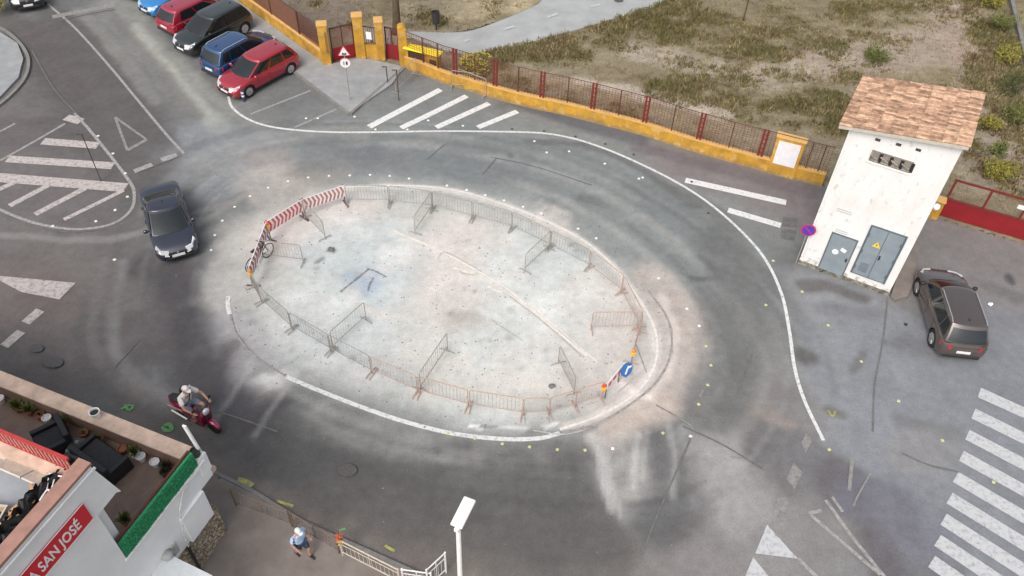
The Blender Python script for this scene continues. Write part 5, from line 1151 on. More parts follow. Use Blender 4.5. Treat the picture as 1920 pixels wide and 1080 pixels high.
# red sign and its letters
sg = thing('red_sign', 'long red sign with white capital letters SAN JOSÉ on the white gable wall', 'sign', A0, math.atan2(ub.y, ub.x))
m_ = MB(); m_.box((3.2 + 2.6, .052 + .03, 6.56), (5.2, .03, .68)); m_.build('panel', mat('sign_panel_red', alb((196, 26, 44)), .5, var=.05), sg)
m_ = MB()
m_.box((3.2 + 2.6, .1, 6.915), (5.2, .012, .018)); m_.box((3.2 + 2.6, .1, 6.205), (5.2, .012, .018)); m_.build('white_border', M_WPL, sg)
def serif_word(txt, size, u_right, z0):
    cu_w = []
    o_ = letters(txt, size, M_WPL, 'lettering', sg, (0, 0, 0), (0, 0, 0), .005, 'LEFT')
    # wall text runs from larger u (left) to smaller u (right), facing -v
    xs_ = [v.co.x for v in o_.data.vertices]; W_ = max(xs_)
    add = MB()
    for v in o_.data.vertices:
        x_, y_, z_ = v.co; v.co = (u_right + (W_ - x_) * .61, .104 + z_, z0 + y_)
    o_.data.update(); return o_
serif_word('A SAN JOSÉ', .47, 3.50, 6.38)
# projecting pale canopy at the foot of the picture
cvp = [onZ(*p, 2.2) for p in ((306, 1036), (400, 1082), (372, 1150), (262, 1140))]
m_ = MB(); m_.slab([bu(*p) for p in cvp], (0, 0, .1)); m_.build('canopy', mat('canopy_pale', (.62, .65, .67), .6, var=.05), tb)
# upper storey: front parapet, floor, red railing
ubox('upper_wall', 2.75, 12, .2, 14, TZ, 6.7, M_TW); ubox('upper_floor', 2.95, 12, .2, 14, 6.7, 6.72, mat('upper_floor', alb((142, 146, 152)), .8, var=.08, scale=2))
ubox('upper_ledge', 2.6, 2.95, .24, 14, 6.7, 7.12, M_PINKW)
o = thing('red_railing', 'dark red picket railing along the upper terrace edge', 'railing', A0, math.atan2(ub.y, ub.x))
m_ = MB(); m_.box(bu(2.72, 7.2, 7.72), (.07, 13.6, .09)); m_.box(bu(2.72, 7.2, 7.2), (.05, 13.6, .05)); m_.build('rails', mat('railing_red', alb((168, 52, 52)), .6), o)
m_ = MB()
for k in range(100): m_.box(bu(2.72, .5 + k * .125, 7.45), (.03, .045, .5))
m_.build('pickets', mat('picket_pale_red', alb((196, 120, 110)), .6), o)
# things on the upper terrace
def local_thing(name, label, cat, uvz, rz=0, group=None):
    p = A0 + ub * uvz[0] + vb * uvz[1]; return thing(name, label, cat, (p.x, p.y, uvz[2]), math.atan2(ub.y, ub.x) + rz, group)
def at_uv(px, z): return onZ(*px, z)
p = at_uv((62, 893), 6.75); o = local_thing('folded_board', 'two pale beige boards lying side by side behind the red railing', 'boards', (p[0] + .05, p[1], 6.73))
for k in (-1, 1):
    m_ = MB(); m_.box((.0, k * .42, .2), (.42, .8, .05), Matrix.Rotation(R(-30), 3, 'Y')); m_.build('board', mat('board_beige', alb((186, 178, 168)), .7), o)
o = local_thing('white_ladder', 'white metal ladder frame lying at the corner of the upper terrace', 'ladder', (0, 0, 0), 0)
def lq(px, py): q = at_uv((px, py), 7.2); return Vector(bu(q[0], q[1], 7.2))
m_ = MB(); q = [lq(92, 888), lq(141, 899), lq(118, 926), lq(88, 918), lq(75, 937), lq(102, 947)]
for a_, b_ in ((0, 1), (3, 2), (4, 5), (3, 4), (2, 5)): m_.tube([q[a_], q[b_]], .022, 5)
for k in range(5): m_.tube([q[0].lerp(q[1], k / 4), q[3].lerp(q[2], k / 4)], .016, 5)
m_.build('frame', M_WPL, o)
m_ = MB()
for k in (q[0], q[2], q[5]): m_.tube([k, Vector((k.x, k.y, 6.72))], .02, 5)
m_.build('legs', M_WPL, o)
p = at_uv((75, 975), 6.75); o = local_thing('black_tarpaulin', 'crumpled black tarpaulin heap along the brown coping', 'tarpaulin', (p[0] - .1, p[1] + .25, 6.72))
bm = bmesh.new(); bmesh.ops.create_grid(bm, x_segments=26, y_segments=14, size=1)
for v in bm.verts: v.co = Vector((v.co.x * 1.5, v.co.y * .42, .1 + .55 * random.random() * max(0, 1 - v.co.y ** 2) * max(0, 1 - v.co.x ** 6)))
me = bpy.data.meshes.new('sheet'); bm.to_mesh(me); bm.free(); me.materials.append(mat('tarp_black', (.014, .014, .016), .4, 0, .5, 6)); s_ = bpy.data.objects.new('sheet', me); C.objects.link(s_); s_.parent = o
rock_m = mat('orange_bits', alb((196, 150, 104)), .8, var=.3)
m_ = MB()
for k in range(7): m_.box((random.uniform(-.9, .7), random.uniform(-.3, .3), .35), (.2, .06, .03), Matrix.Rotation(random.uniform(0, 3), 3, 'Z'))
m_.build('wood_scraps', rock_m, o)
p = at_uv((10, 985), 6.75); o = local_thing('framed_tray', 'pale framed tray at the left edge of the upper terrace', 'tray', (p[0], p[1] + .35, 6.9), .3)
m_ = MB(); m_.box((0, 0, 0), (.5, .5, .05)); m_.build('tray', mat('tray_brown', alb((150, 132, 110)), .8), o)
m_ = MB()
for a_, b_, c_, d_ in ((0, .26, .56, .04), (0, -.26, .56, .04), (.26, 0, .04, .48), (-.26, 0, .04, .48)): m_.box((a_, b_, .04), (c_, d_, .04))
m_.build('rim', M_CREAM, o)
p = at_uv((2, 1015), 6.75); o = local_thing('black_cover', 'flat black cover at the left edge below the framed tray', 'cover', (p[0] - .1, p[1] + .3, 6.73), 0)
m_ = MB(); m_.box((0, 0, .1), (.9, 1.4, .2)); m_.build('cover', M_BLACK, o, bevel=.06)
# terrace furniture
M_SOFA = mat('black_wicker', (.016, .016, .018), .55, 0, .3, 14, .3)
def sofa(px, label, L, rz, D=.8):
    p = at_uv(px, TZ + .3); o = local_thing('black_sofa', label, 'sofa', (p[0], p[1], TZ + .012), rz)
    m_ = MB(); m_.box((0, 0, .2), (L, D, .36)); m_.build('base', M_SOFA, o, bevel=.04)
    m_ = MB(); m_.box((0, D / 2 - .08, .55), (L, .16, .5)); m_.build('backrest', M_SOFA, o, bevel=.04)
    for s in (-1, 1):
        m_ = MB(); m_.box((s * (L / 2 - .07), -.04, .46), (.14, D - .1, .22)); m_.build('armrest', M_SOFA, o, bevel=.03)
    m_ = MB(); m_.box((0, -.06, .42), (L - .3, D - .2, .1)); m_.build('cushion', mat('dark_cushion', (.028, .028, .032), .8, var=.2, scale=9), o, bevel=.03)
sofa((100, 826), 'black wicker armchair at the left of the terrace below the potted plants', .95, R(60), .9)
sofa((192, 862), 'long black wicker sofa on the terrace near the middle', 1.5, R(-100))
p = at_uv((147, 846), TZ + .3); o = local_thing('coffee_table', 'low dark table with glasses and ashtray between the black seats', 'table', (p[0], p[1], TZ + .012), R(20))
m_ = MB(); m_.box((0, 0, .38), (.75, .6, .04)); m_.build('table_top', mat('smoked_top', (.06, .055, .05), .3), o, bevel=.01)
for a_ in (-1, 1):
    for b_ in (-1, 1): m_ = MB(); m_.box((a_ * .32, b_ * .25, .18), (.05, .05, .36)); m_.build('leg', M_SOFA, o)
for k, (du, dv_) in enumerate(((-.15, .1), (.1, -.08), (.18, .14))):
    q = local_thing('drinking_glass', ('clear tumbler', 'pale cup', 'squat glass')[k] + ' standing on the low dark table', 'glass', (p[0] + du, p[1] + dv_, TZ + .412), 0)
    m_ = MB(); m_.lathe([(.035, 0), (.045, .11), (.038, .11), (.03, .01)], (0, 0, 0), 10); m_.build('glass', mat('pale_glass', (.5, .52, .52), .15), q)
M_TERR = mat('terracotta_pot', alb((150, 92, 68)), .85, 0, .2, 12); M_LEAF = mat('pot_leaves', alb((78, 92, 44)), .8, 0, .5, 9, col2=alb((120, 130, 62)))
PL = [((8, 745), 'white pot at the very left of the terrace', 1, .1), ((38, 765), 'pot with spiky green plant, second from the left', 0, .35), ((62, 770), 'pot with dense grassy plant, left of the pink pot', 0, .35), ((82, 776), 'small pink pot with a thin stem', 2, .15), ((97, 780), 'small white pot between pink pot and bushy plant', 1, .12),
      ((128, 790), 'pot with tall bushy yellow green plant above the black armchair', 0, .42), ((168, 805), 'terracotta pot above the coffee table', 2, .14), ((200, 815), 'terracotta pot with brown twigs above the sofa', 2, .28), ((246, 828), 'small reddish pot right of the sofa', 2, .1),
      ((270, 838), 'pot with upright pale green rosette near the parapet', 1, .38), ((275, 848), 'white ring shaped bowl below the rosette plant', 1, .04), ((303, 856), 'white glazed pot near the corner of the parapet', 1, .1), ((330, 858), 'dark cactus pot at the corner beside the green hedge', 3, .25), ((312, 886), 'brown pot against the green hedge panel', 3, .18), ((240, 978), 'green plant pot near the foot of the green hedge', 0, .36)]
for px, lb_, k_, hh in PL:
    p = at_uv((px[0], px[1] + 6), TZ); o = local_thing('potted_plant', lb_, 'potted plant', (max(.34, p[0]), max(.3, p[1]), TZ + .012), random.uniform(0, 3), 'plants in pots on the terrace')
    m_ = MB(); m_.lathe([(.09, 0), (.13, .2), (.145, .22), (.12, .22), (.11, .17)], (0, 0, 0), 12); m_.build('pot', {0: M_TERR, 1: M_WPL, 2: M_TERR, 3: mat('brown_pot', alb((70, 48, 40)), .8)}[k_], o)
    if hh > .12:
        mb = MB()
        for k in range(60 if k_ != 2 else 22):
            a = random.uniform(0, 6.28); e = random.uniform(.1, 1.0); ln = hh * random.uniform(.6, 1.15); d_ = Vector((math.cos(a) * math.sin(e), math.sin(a) * math.sin(e), math.cos(e))); s = Vector((-math.sin(a), math.cos(a), 0)) * .018
            b0 = Vector((0, 0, .18)); mb.add([b0 - s, b0 + s, b0 + d_ * ln * .6 + s * 1.4 + Vector((0, 0, .03)), b0 + d_ * ln, b0 + d_ * ln * .6 - s * 1.4 + Vector((0, 0, .03))], [(0, 1, 2, 3, 4)])
        mb.build('foliage', M_LEAF if k_ != 3 else mat('dark_leaf', alb((58, 54, 36)), .8, var=.3), o)
for px, lb_, m__ in (((186, 768), 'white pot with dark soil standing on the street parapet', M_WPL), ((358, 830), 'dark green pot standing on the corner pier of the parapet', mat('green_pot', alb((52, 62, 44)), .7))):
    p = at_uv(px, 4.2); o = local_thing('parapet_pot', lb_, 'pot', (p[0] if px[0] < 200 else -.06, p[1] if px[0] < 200 else .08, 4.05), 0, 'pots on the parapet')
    if px[0] < 200: o.location = A0 + ub * -.03 + vb * p[1]; o.location.z = 4.05
    m_ = MB(); m_.lathe([(.1, 0), (.14, .24), (.155, .26), (.13, .26), (.12, .2)], (0, 0, 0), 14); m_.build('pot', m__, o)
    m_ = MB(); m_.lathe([(.125, .2), (.1, .215)], (0, 0, 0), 12); m_.build('soil', M_BLACK, o)
# slanting white fin at the corner
o = local_thing('white_fin', 'slim white board standing up at the street corner of the terrace', 'board', (-.2, .0, 4.0), 0)
pt = G(347, 797, 5.35) - A0; m_ = MB(); ez = Vector((pt.dot(ub) + .2, -pt.dot(vb), 1.35)); m_.slab([(0, -.05, -.2), (0, .07, -.2), (ez.x, ez.y + .05, ez.z), (ez.x, ez.y - .07, ez.z)], (.05, 0, 0)); m_.build('board', M_TW, o)

# ------------------------------------------------------------------ vegetation of the field
def blade_mesh(name, spots, m_, label=None):
    # spots: (x, y, height, spread, n, green) ; every blade a thin leaning triangle with its own tone
    V, Fc, Cc = [], [], []
    for x, y, z, h, sp, n, tone in spots:
        for _ in range(n):
            a = random.uniform(0, 6.283); r = sp * math.sqrt(random.random()); bx, by = x + r * math.cos(a), y + r * math.sin(a)
            w_ = .02 + .03 * random.random(); l = h * random.uniform(.45, 1.1); da = random.uniform(0, 6.283); le = random.uniform(.1, .7) * l; wa = random.uniform(0, 3.14)
            i = len(V); V += [(bx - w_ * math.cos(wa), by - w_ * math.sin(wa), z), (bx + w_ * math.cos(wa), by + w_ * math.sin(wa), z), (bx + le * math.cos(da), by + le * math.sin(da), z + l)]
            Fc.append((i, i + 1, i + 2)); t = random.uniform(.7, 1.3); c = [v * t for v in tone]; Cc += [c, c, c]
    me = bpy.data.meshes.new(name); me.from_pydata(V, [], Fc); me.update(); a = me.color_attributes.new('col', 'FLOAT_COLOR', 'POINT')
    cc = np.ones((len(V), 4)); cc[:, :3] = np.array(Cc); a.data.foreach_set('color', cc.ravel()); me.materials.append(m_); o = bpy.data.objects.new(name, me); C.objects.link(o); return o
M_GRASS = vmat('grass_blades', .9, 8, .2, 0, .15, 1.5, .1)
FX = np.random.uniform(-14, 45, 110000); FY = np.random.uniform(27, 66, 110000)
dn = green_density(FX, FY); okk = inside(FX, FY, FIELD_POLY) & ~inside(FX, FY, PATHP) & (np.random.rand(110000) < dn * .95 + .14) & (seg_dist(FX, FY, BOUND) > .35)
tone = fbm(FX * .5, FY * .7, 123)
GT = [np.array(alb((106, 100, 66))), np.array(alb((122, 112, 82))), np.array(alb((142, 130, 98))), np.array(alb((108, 92, 70)))]
sp_ = []
for x, y, t, dd in zip(FX[okk], FY[okk], tone[okk], dn[okk]):
    k = t + random.uniform(-.18, .18); c = GT[0] if (k < .47 and dd > .2) else GT[1] if k < .56 and dd > .12 else GT[2] if k < .68 or dd < .3 else GT[3]
    sp_.append((x, y, -.03, random.uniform(.10, .30) * (.6 + dd * .7), random.uniform(.1, .26), 9 if dd > .3 else 5, c))
tag(blade_mesh('field_grass', sp_, M_GRASS), kind='stuff')
# tall dry weeds along the inner side of the wall
sp_ = []
for p in resample([tuple(q) for q in offs(WS, .55)], .12):
    if random.random() < .75: sp_.append((p.x + random.uniform(-.1, .25), p.y + random.uniform(-.1, .5), 0, random.uniform(.2, .6), .2, 9, GT[random.choice((1, 2, 2, 3))]))
tag(blade_mesh('dry_weeds', sp_, M_GRASS), kind='stuff')
def bush(px, r, h, label, tone, tips=None, name='shrub', cat='shrub', grp=None, n=1500, z=0, leaf=.07):
    x, y = G2(*px); o = thing(name, label, cat, (x, y, z), 0, grp); mb = MB()
    lobes = [(random.uniform(-.6, .6) * r, random.uniform(-.6, .6) * r, random.uniform(.3, .75) * h, random.uniform(.35, .6) * r) for _ in range(9)]
    for k in range(n):
        lx, ly, lz, lr = random.choice(lobes); v = Vector((random.gauss(0, 1), random.gauss(0, 1), random.gauss(0, 1))).normalized() * lr * random.uniform(.5, 1.08); c = Vector((lx, ly, max(.05, lz + v.z * .8))) + Vector((v.x, v.y, 0))
        a = Matrix.Rotation(random.uniform(0, 6.28), 3, 'Z') @ Matrix.Rotation(random.uniform(-1.3, 1.3), 3, 'X'); s_ = leaf * random.uniform(.6, 1.3)
        mb.add([c + a @ Vector(q) for q in ((-s_ * .45, 0, 0), (0, -s_ * .3, 0), (s_ * .45, 0, 0), (0, s_, s_ * .2))], [(0, 1, 2, 3)])
    mb.build('foliage', tone, o)
    if tips:
        mb = MB()
        for k in range(n // 9):
            lx, ly, lz, lr = random.choice(lobes); v = Vector((random.gauss(0, 1), random.gauss(0, 1), abs(random.gauss(0, 1)))).normalized() * lr * 1.05; c = Vector((lx, ly, lz)) + v; s_ = .05
            mb.add([c + Vector(q) * s_ for q in ((-1, 0, 0), (0, -1, 0), (1, 0, 0), (0, 1, .4))], [(0, 1, 2, 3)])
        tag(mb.build('flowers', tips, o), kind='stuff')
    m2 = MB()
    for k in range(6): a = k * 1.05; m2.tube([(0, 0, 0), (math.cos(a) * r * .3, math.sin(a) * r * .3, h * .35), (math.cos(a) * r * .55, math.sin(a) * r * .55, h * .6)], [.03, .018, .008], 5)
    m2.build('stems', mat('bush_stem', alb((86, 70, 54)), .9), o); return o
L1 = mat('leaf_olive', alb((92, 98, 48)), .85, 0, .45, 5, col2=alb((128, 134, 70))); L2 = mat('leaf_yellow_green', alb((124, 122, 46)), .85, 0, .4, 5, col2=alb((168, 160, 70))); L3 = mat('leaf_dark', alb((56, 62, 34)), .85, 0, .4, 5, col2=alb((96, 104, 54)))
FLW = mat('yellow_blossom', alb((170, 154, 48)), .7)
bush((890, 136), .9, .7, 'yellow flowering bush just behind the wire fence', L1, FLW, n=2200)
bush((1640, 108), .9, .7, 'round olive green bush alone in the dry field above the tiled roof', L1, n=1500)
GB = 'green bushes beside the dirt track'
bush((1845, 245), .55, .9, 'small yellow green bush next to the right end of the tiled roof', L2, grp=GB, n=900)
bush((1860, 290), .6, .8, 'olive bush between the small roof-side bush and the red gate', L1, grp=GB, n=900)
bush((1866, 330), .8, .9, 'wider green bush just beyond the red gate', L2, grp=GB, n=1400)
for k, (px, lb_) in enumerate((((1880, 60), 'tall grassy bush at the top of the right edge hedge line'), ((1893, 120), 'second bush down the hedge line at the right edge'), ((1902, 175), 'third bush down the hedge line at the right edge'), ((1908, 235), 'lowest bush of the hedge line at the right edge'), ((1862, 15), 'bush at the top right beside the pale track'))):
    bush(px, 1.0, 1.1, lb_, (L1, L2, L3)[k % 3], grp='hedge line at the right edge', n=1300)
bush((2, 22), 1.2, 1.8, 'green shrub on the corner pavement at the top left edge', L2, n=1800, z=.11)
bush((878, 152), .4, .4, 'low dry bush behind the yellow wall left of the flowering bush', L2, n=500)
# concrete track edging at far right
m_ = MB(); e0, e1 = G(1888, -20), G(1945, 210)
for k in range(14):
    p = e0.lerp(e1, (k + .5) / 14); dd = (e1 - e0); m_.box((p.x, p.y, .12), (dd.length / 14 - .02, .22, .3), Matrix.Rotation(math.atan2(dd.y, dd.x), 3, 'Z'))
tag(m_.build('track_edging', M_KERB), kind='structure')
# trees: the trunk stands in view, the crown lies mostly above the frame
def tree(px, hgt, r, label, cr, crz, n, leafm, leaf=.16, lean=0.0):
    x, y = G2(*px); o = thing('tree', label, 'tree', (x, y, 0)); m2 = MB()
    m2.tube([(0, 0, -.1), (.02, 0, .25), (.05 + lean * .3, .05, hgt * .4), (.1 + lean, .08, hgt)], [r * 1.5, r * 1.05, r * .85, r * .5], 12)
    for k in range(7):
        a = k * .9; z0 = hgt * random.uniform(.55, .95); m2.tube([(.08 + lean * .6, .05, z0), (math.cos(a) * cr * .4, math.sin(a) * cr * .4, z0 + crz * .4), (math.cos(a) * cr * .8, math.sin(a) * cr * .8, z0 + crz * .7)], [r * .4, r * .25, r * .08], 6)
    m2.build('trunk', mat('bark', alb((92, 76, 60)), .95, 0, .35, 7, .7, vscale=(4, 4, .8)), o, smooth=True)
    mb = MB(); lobes = [(random.uniform(-1, 1) * cr * .7, random.uniform(-1, 1) * cr * .7, hgt + random.uniform(-.1, 1) * crz, cr * random.uniform(.3, .5)) for _ in range(14)]
    for k in range(n):
        lx, ly, lz, lr = random.choice(lobes); v = Vector((random.gauss(0, 1), random.gauss(0, 1), random.gauss(0, .8))).normalized() * lr * random.uniform(.4, 1.1); c = Vector((lx, ly, lz)) + v
        a = Matrix.Rotation(random.uniform(0, 6.28), 3, 'Z') @ Matrix.Rotation(random.uniform(-1.3, 1.3), 3, 'X'); s_ = leaf * random.uniform(.6, 1.3)
        mb.add([c + a @ Vector(q) for q in ((-s_ * .4, 0, 0), (0, -s_ * .3, 0), (s_ * .4, 0, 0), (0, s_, s_ * .2))], [(0, 1, 2, 3)])
    mb.build('crown', leafm, o); return o
tree((744, 62), 3.6, .24, 'thick dark tree trunk rising behind the small gate', 2.2, 2.4, 6000, L3)
tree((690, -18), 2.6, .14, 'dark leafy tree whose lowest foliage hangs in at the top edge', 1.6, 1.2, 3500, L3)
tree((1393, 38), 3.2, .05, 'thin bare sapling standing in the grass at the top edge', .6, 1.0, 300, L2, .1)

# ------------------------------------------------------------------ people
SKIN = mat('skin', (.42, .24, .17), .55, 0, .06, 8); 
def skin_obj(name, verts, edges, radii, m_, parent, root=0, sub=2):
    me = bpy.data.meshes.new(name); me.from_pydata([tuple(v) for v in verts], edges, []); me.update(); o = bpy.data.objects.new(name, me); C.objects.link(o)
    if parent is not None: o.parent = parent
    md = o.modifiers.new('s', 'SKIN'); md.use_smooth_shade = True
    if not me.skin_vertices: 
        bpy.context.view_layer.objects.active = o; bpy.ops.mesh.customdata_skin_add()
    for i, r in enumerate(radii):
        r = r if isinstance(r, tuple) else (r, r); me.skin_vertices[0].data[i].radius = r
        me.skin_vertices[0].data[i].use_root = (i == root)
    sb = o.modifiers.new('u', 'SUBSURF'); sb.levels = sub; sb.render_levels = sub
    bpy.context.view_layer.update(); em = bpy.data.meshes.new_from_object(o.evaluated_get(bpy.context.evaluated_depsgraph_get()))
    o.modifiers.clear(); o.data = em; em.materials.clear(); em.materials.append(m_); em.polygons.foreach_set('use_smooth', [True] * len(em.polygons)); return o
def person(label, loc, rz, J, shirt, shorts, shoe, hat=None, hair=None, longpants=False):
    o = thing('person', label, 'person', loc, rz)
    V, E_, Rr = [], [], []; ix = {}
    def add(k, r, par=None):
        ix[k] = len(V); V.append(Vector(J[k])); Rr.append(r)
        if par: E_.append((ix[par], ix[k]))
    add('pelvis', (.15, .11)); add('waist', (.135, .10), 'pelvis'); add('chest', (.16, .115), 'waist'); add('neck0', .065, 'chest'); add('neck', .055, 'neck0')
    for s in 'LR':
        add('sh' + s, .06, 'chest'); add('el' + s, .043, 'sh' + s); add('wr' + s, .029, 'el' + s)
        w_, e_ = Vector(J['wr' + s]), Vector(J['el' + s]); d_ = (w_ - e_).normalized(); side = Vector((0, 0, 1)).cross(d_); side = side.normalized() if side.length > .1 else Vector((0, 1, 0)) ; 
        if abs(d_.z) > .8: side = Vector((1, 0, 0))
        J['pm' + s] = w_ + d_ * .06; add('pm' + s, (.038, .02), 'wr' + s)
        nrm_ = d_.cross(side)
        for f_ in range(4):
            off = (f_ - 1.5) * .02; ln = (.07, .08, .075, .058)[f_]
            J['f0%s%d' % (s, f_)] = J['pm' + s] + d_ * .035 + side * off; add('f0%s%d' % (s, f_), .009, 'pm' + s)
            J['f1%s%d' % (s, f_)] = J['f0%s%d' % (s, f_)] + d_ * ln * .6 + nrm_ * .012; add('f1%s%d' % (s, f_), .008, 'f0%s%d' % (s, f_))
            J['f2%s%d' % (s, f_)] = J['f1%s%d' % (s, f_)] + d_ * ln * .3 + nrm_ * .03; add('f2%s%d' % (s, f_), .007, 'f1%s%d' % (s, f_))
        J['t0' + s] = w_ + d_ * .035 + side * .04; add('t0' + s, .011, 'pm' + s); J['t1' + s] = J['t0' + s] + d_ * .035 + side * .02; add('t1' + s, .009, 't0' + s)
        add('hp' + s, (.095, .095), 'pelvis'); add('kn' + s, .06, 'hp' + s); add('cf' + s, .055, 'kn' + s); add('an' + s, .038, 'cf' + s)
    body = skin_obj('body', V, E_, Rr, SKIN, o)
    # head with face joined into the body mesh
    hc = Vector(J['head']); fd = Vector(J.get('look', (1, 0, 0))).normalized(); sd = Vector((0, 0, 1)).cross(fd).normalized(); upv = fd.cross(sd)
    bm = bmesh.new(); bmesh.ops.create_uvsphere(bm, u_segments=18, v_segments=14, radius=1)
    for v in bm.verts:
        c = v.co.copy(); jaw = 1 - .22 * max(0, -c.z) ; v.co = hc + fd * (c.x * .098 * (jaw if c.x < 0 else 1)) + sd * (c.y * .076 * jaw) + upv * (c.z * .122)
    def blob(c, r):
        res = bmesh.ops.create_uvsphere(bm, u_segments=8, v_segments=6, radius=1)
        for v in res['verts']: q = v.co.copy(); v.co = hc + fd * (c[0] + q.x * r[0]) + sd * (c[1] + q.y * r[1]) + upv * (c[2] + q.z * r[2])
    blob((.1, 0, -.012), (.022, .014, .024)); blob((0, .078, -.005), (.02, .012, .03)); blob((0, -.078, -.005), (.02, .012, .03)); blob((.088, 0, -.055), (.012, .026, .009))
    bm.from_mesh(body.data); bm.to_mesh(body.data); bm.free(); body.data.polygons.foreach_set('use_smooth', [True] * len(body.data.polygons))
    mb = MB()
    for s in (-1, 1):
        c = hc + fd * .092 + sd * (s * .032) + upv * .012; mb.box(c, (.014, .016, .01))
    mb.build('eyes', M_BLACK, o)
    if hair:
        bm = bmesh.new(); bmesh.ops.create_uvsphere(bm, u_segments=18, v_segments=12, radius=1)
        for v in bm.verts: c = v.co.copy(); v.co = hc + fd * (c.x * .103 - .014) + sd * (c.y * .086) + upv * (max(c.z, -.45) * .126 + .012 + (.03 if c.x > .4 and c.z < .3 else 0))
        me = bpy.data.meshes.new('hair'); bm.to_mesh(me); bm.free(); me.materials.append(hair); h_ = bpy.data.objects.new('hair', me); C.objects.link(h_); h_.parent = o; me.polygons.foreach_set('use_smooth', [True] * len(me.polygons))
    if hat:
        bm = bmesh.new(); bmesh.ops.create_uvsphere(bm, u_segments=18, v_segments=12, radius=1)
        for v in bm.verts: c = v.co.copy(); v.co = hc + fd * (c.x * .112) + sd * (c.y * .093) + upv * (max(c.z, 0) * .115 + .038)
        res = bmesh.ops.create_uvsphere(bm, u_segments=12, v_segments=6, radius=1)
        for v in res['verts']: c = v.co.copy(); v.co = hc + fd * (.11 + c.x * .085) + sd * (c.y * .075) + upv * (.042 + c.z * .008)
        me = bpy.data.meshes.new('cap'); bm.to_mesh(me); bm.free(); me.materials.append(hat); h_ = bpy.data.objects.new('cap', me); C.objects.link(h_); h_.parent = o; me.polygons.foreach_set('use_smooth', [True] * len(me.polygons))
    def sub(keys, edges, radii, nm, m_):
        skin_obj(nm, [J[k] for k in keys], edges, radii, m_, o)
    for s in 'LR': J['ms' + s] = Vector(J['sh' + s]).lerp(Vector(J['el' + s]), .75)
    J['hem'] = Vector(J['pelvis']) - Vector((0, 0, .03))
    sub(['waist', 'hem', 'chest', 'neck0', 'shL', 'msL', 'shR', 'msR'], [(0, 1), (0, 2), (2, 3), (2, 4), (4, 5), (2, 6), (6, 7)], [(.165, .135), (.175, .145), (.185, .145), .08, .085, .075, .085, .075], 'shirt', shirt)
    for s in 'LR': J['mk' + s] = Vector(J['hp' + s]).lerp(Vector(J['kn' + s]), .85 if not longpants else 1)
    sub(['pelvis', 'hpL', 'mkL', 'hpR', 'mkR'], [(0, 1), (1, 2), (0, 3), (3, 4)], [(.165, .13), .115, .095, .115, .095], 'shorts', shorts)
    for s in 'LR':
        a_ = Vector(J['an' + s]); t_ = Vector(J.get('toe' + s, (1, 0, 0))).normalized()
        skin_obj('shoe', [a_ + Vector((0, 0, -.0)), a_ + Vector((0, 0, -.055)) - t_ * .03, a_ + Vector((0, 0, -.06)) + t_ * .09, a_ + Vector((0, 0, -.065)) + t_ * .17], [(0, 1), (1, 2), (2, 3)], [.045, (.045, .04), (.045, .035), (.035, .022)], shoe, o)
    return o
W_SHIRT = mat('light_blue_shirt', alb((168, 194, 226)), .85, 0, .1, 6); D_SHORT = mat('dark_blue_shorts', alb((48, 62, 78)), .85, 0, .15, 6); DSH = mat('dark_shoe', (.018, .016, .016), .6)
x, y = G2(571, 1044)
J = dict(pelvis=(0, 0, .94), waist=(.01, 0, 1.1), chest=(.04, 0, 1.33), neck0=(.06, 0, 1.46), neck=(.07, 0, 1.53), head=(.10, 0, 1.63), look=(1, 0, -.12),
         shL=(.04, .19, 1.4), elL=(-.06, .26, 1.14), wrL=(.1, .27, .93), shR=(.04, -.19, 1.4), elR=(.02, -.28, 1.13), wrR=(.2, -.25, .98),
         hpL=(0, .1, .9), knL=(.22, .1, .5), cfL=(.16, .1, .36), anL=(.2, .1, .1), hpR=(0, -.1, .9), knR=(.03, -.1, .5), cfR=(-.1, -.1, .36), anR=(-.22, -.1, .14), toeR=(1, 0, -.5))
person('man in light blue shirt, dark shorts and pale cap walking on the near pavement', (x, y, .09), R(-35), J, W_SHIRT, D_SHORT, DSH, hat=mat('pale_cap', alb((206, 214, 210)), .8), hair=mat('grey_hair', alb((110, 106, 102)), .9))
fr_, rr_ = Vector(G2(410, 812)), Vector(G2(338, 772)); t = fr_ - rr_; sa = math.atan2(t.y, t.x); c = (fr_ + rr_) / 2
J = dict(pelvis=(-.22, 0, .86), waist=(-.2, 0, 1.0), chest=(-.10, 0, 1.24), neck0=(-.06, 0, 1.37), neck=(-.04, 0, 1.44), head=(.0, 0, 1.55), look=(1, 0, -.15),
         shL=(-.1, .2, 1.31), elL=(.12, .34, 1.1), wrL=(.36, .29, 1.04), shR=(-.1, -.2, 1.31), elR=(.12, -.34, 1.1), wrR=(.36, -.29, 1.04),
         hpL=(-.2, .1, .82), knL=(.22, .2, .80), cfL=(.2, .2, .62), anL=(.2, .18, .40), hpR=(-.2, -.1, .82), knR=(.22, -.2, .80), cfR=(.2, -.2, .62), anR=(.2, -.18, .40))
rider = person('scooter rider in white shirt and white cap with a black sling bag', (c.x, c.y, .0), sa, J, mat('white_tshirt', (.74, .68, .66), .85, 0, .06, 6), mat('grey_blue_shorts', alb((120, 122, 140)), .85), DSH, hat=mat('white_cap', (.72, .68, .66), .8), hair=mat('brown_hair', alb((76, 58, 48)), .9))
o = thing('sling_bag', 'black oval sling bag on the back of the scooter rider', 'bag', (c.x, c.y, 0), sa)
m_ = MB(); m_.lathe([(.02, -.07), (.12, -.05), (.15, 0), (.12, .05), (.02, .07)], (-.27, .10, 1.27), 14, Matrix.Rotation(R(80), 3, 'Y')); m_.build('bag', M_BLACK, o, smooth=True)
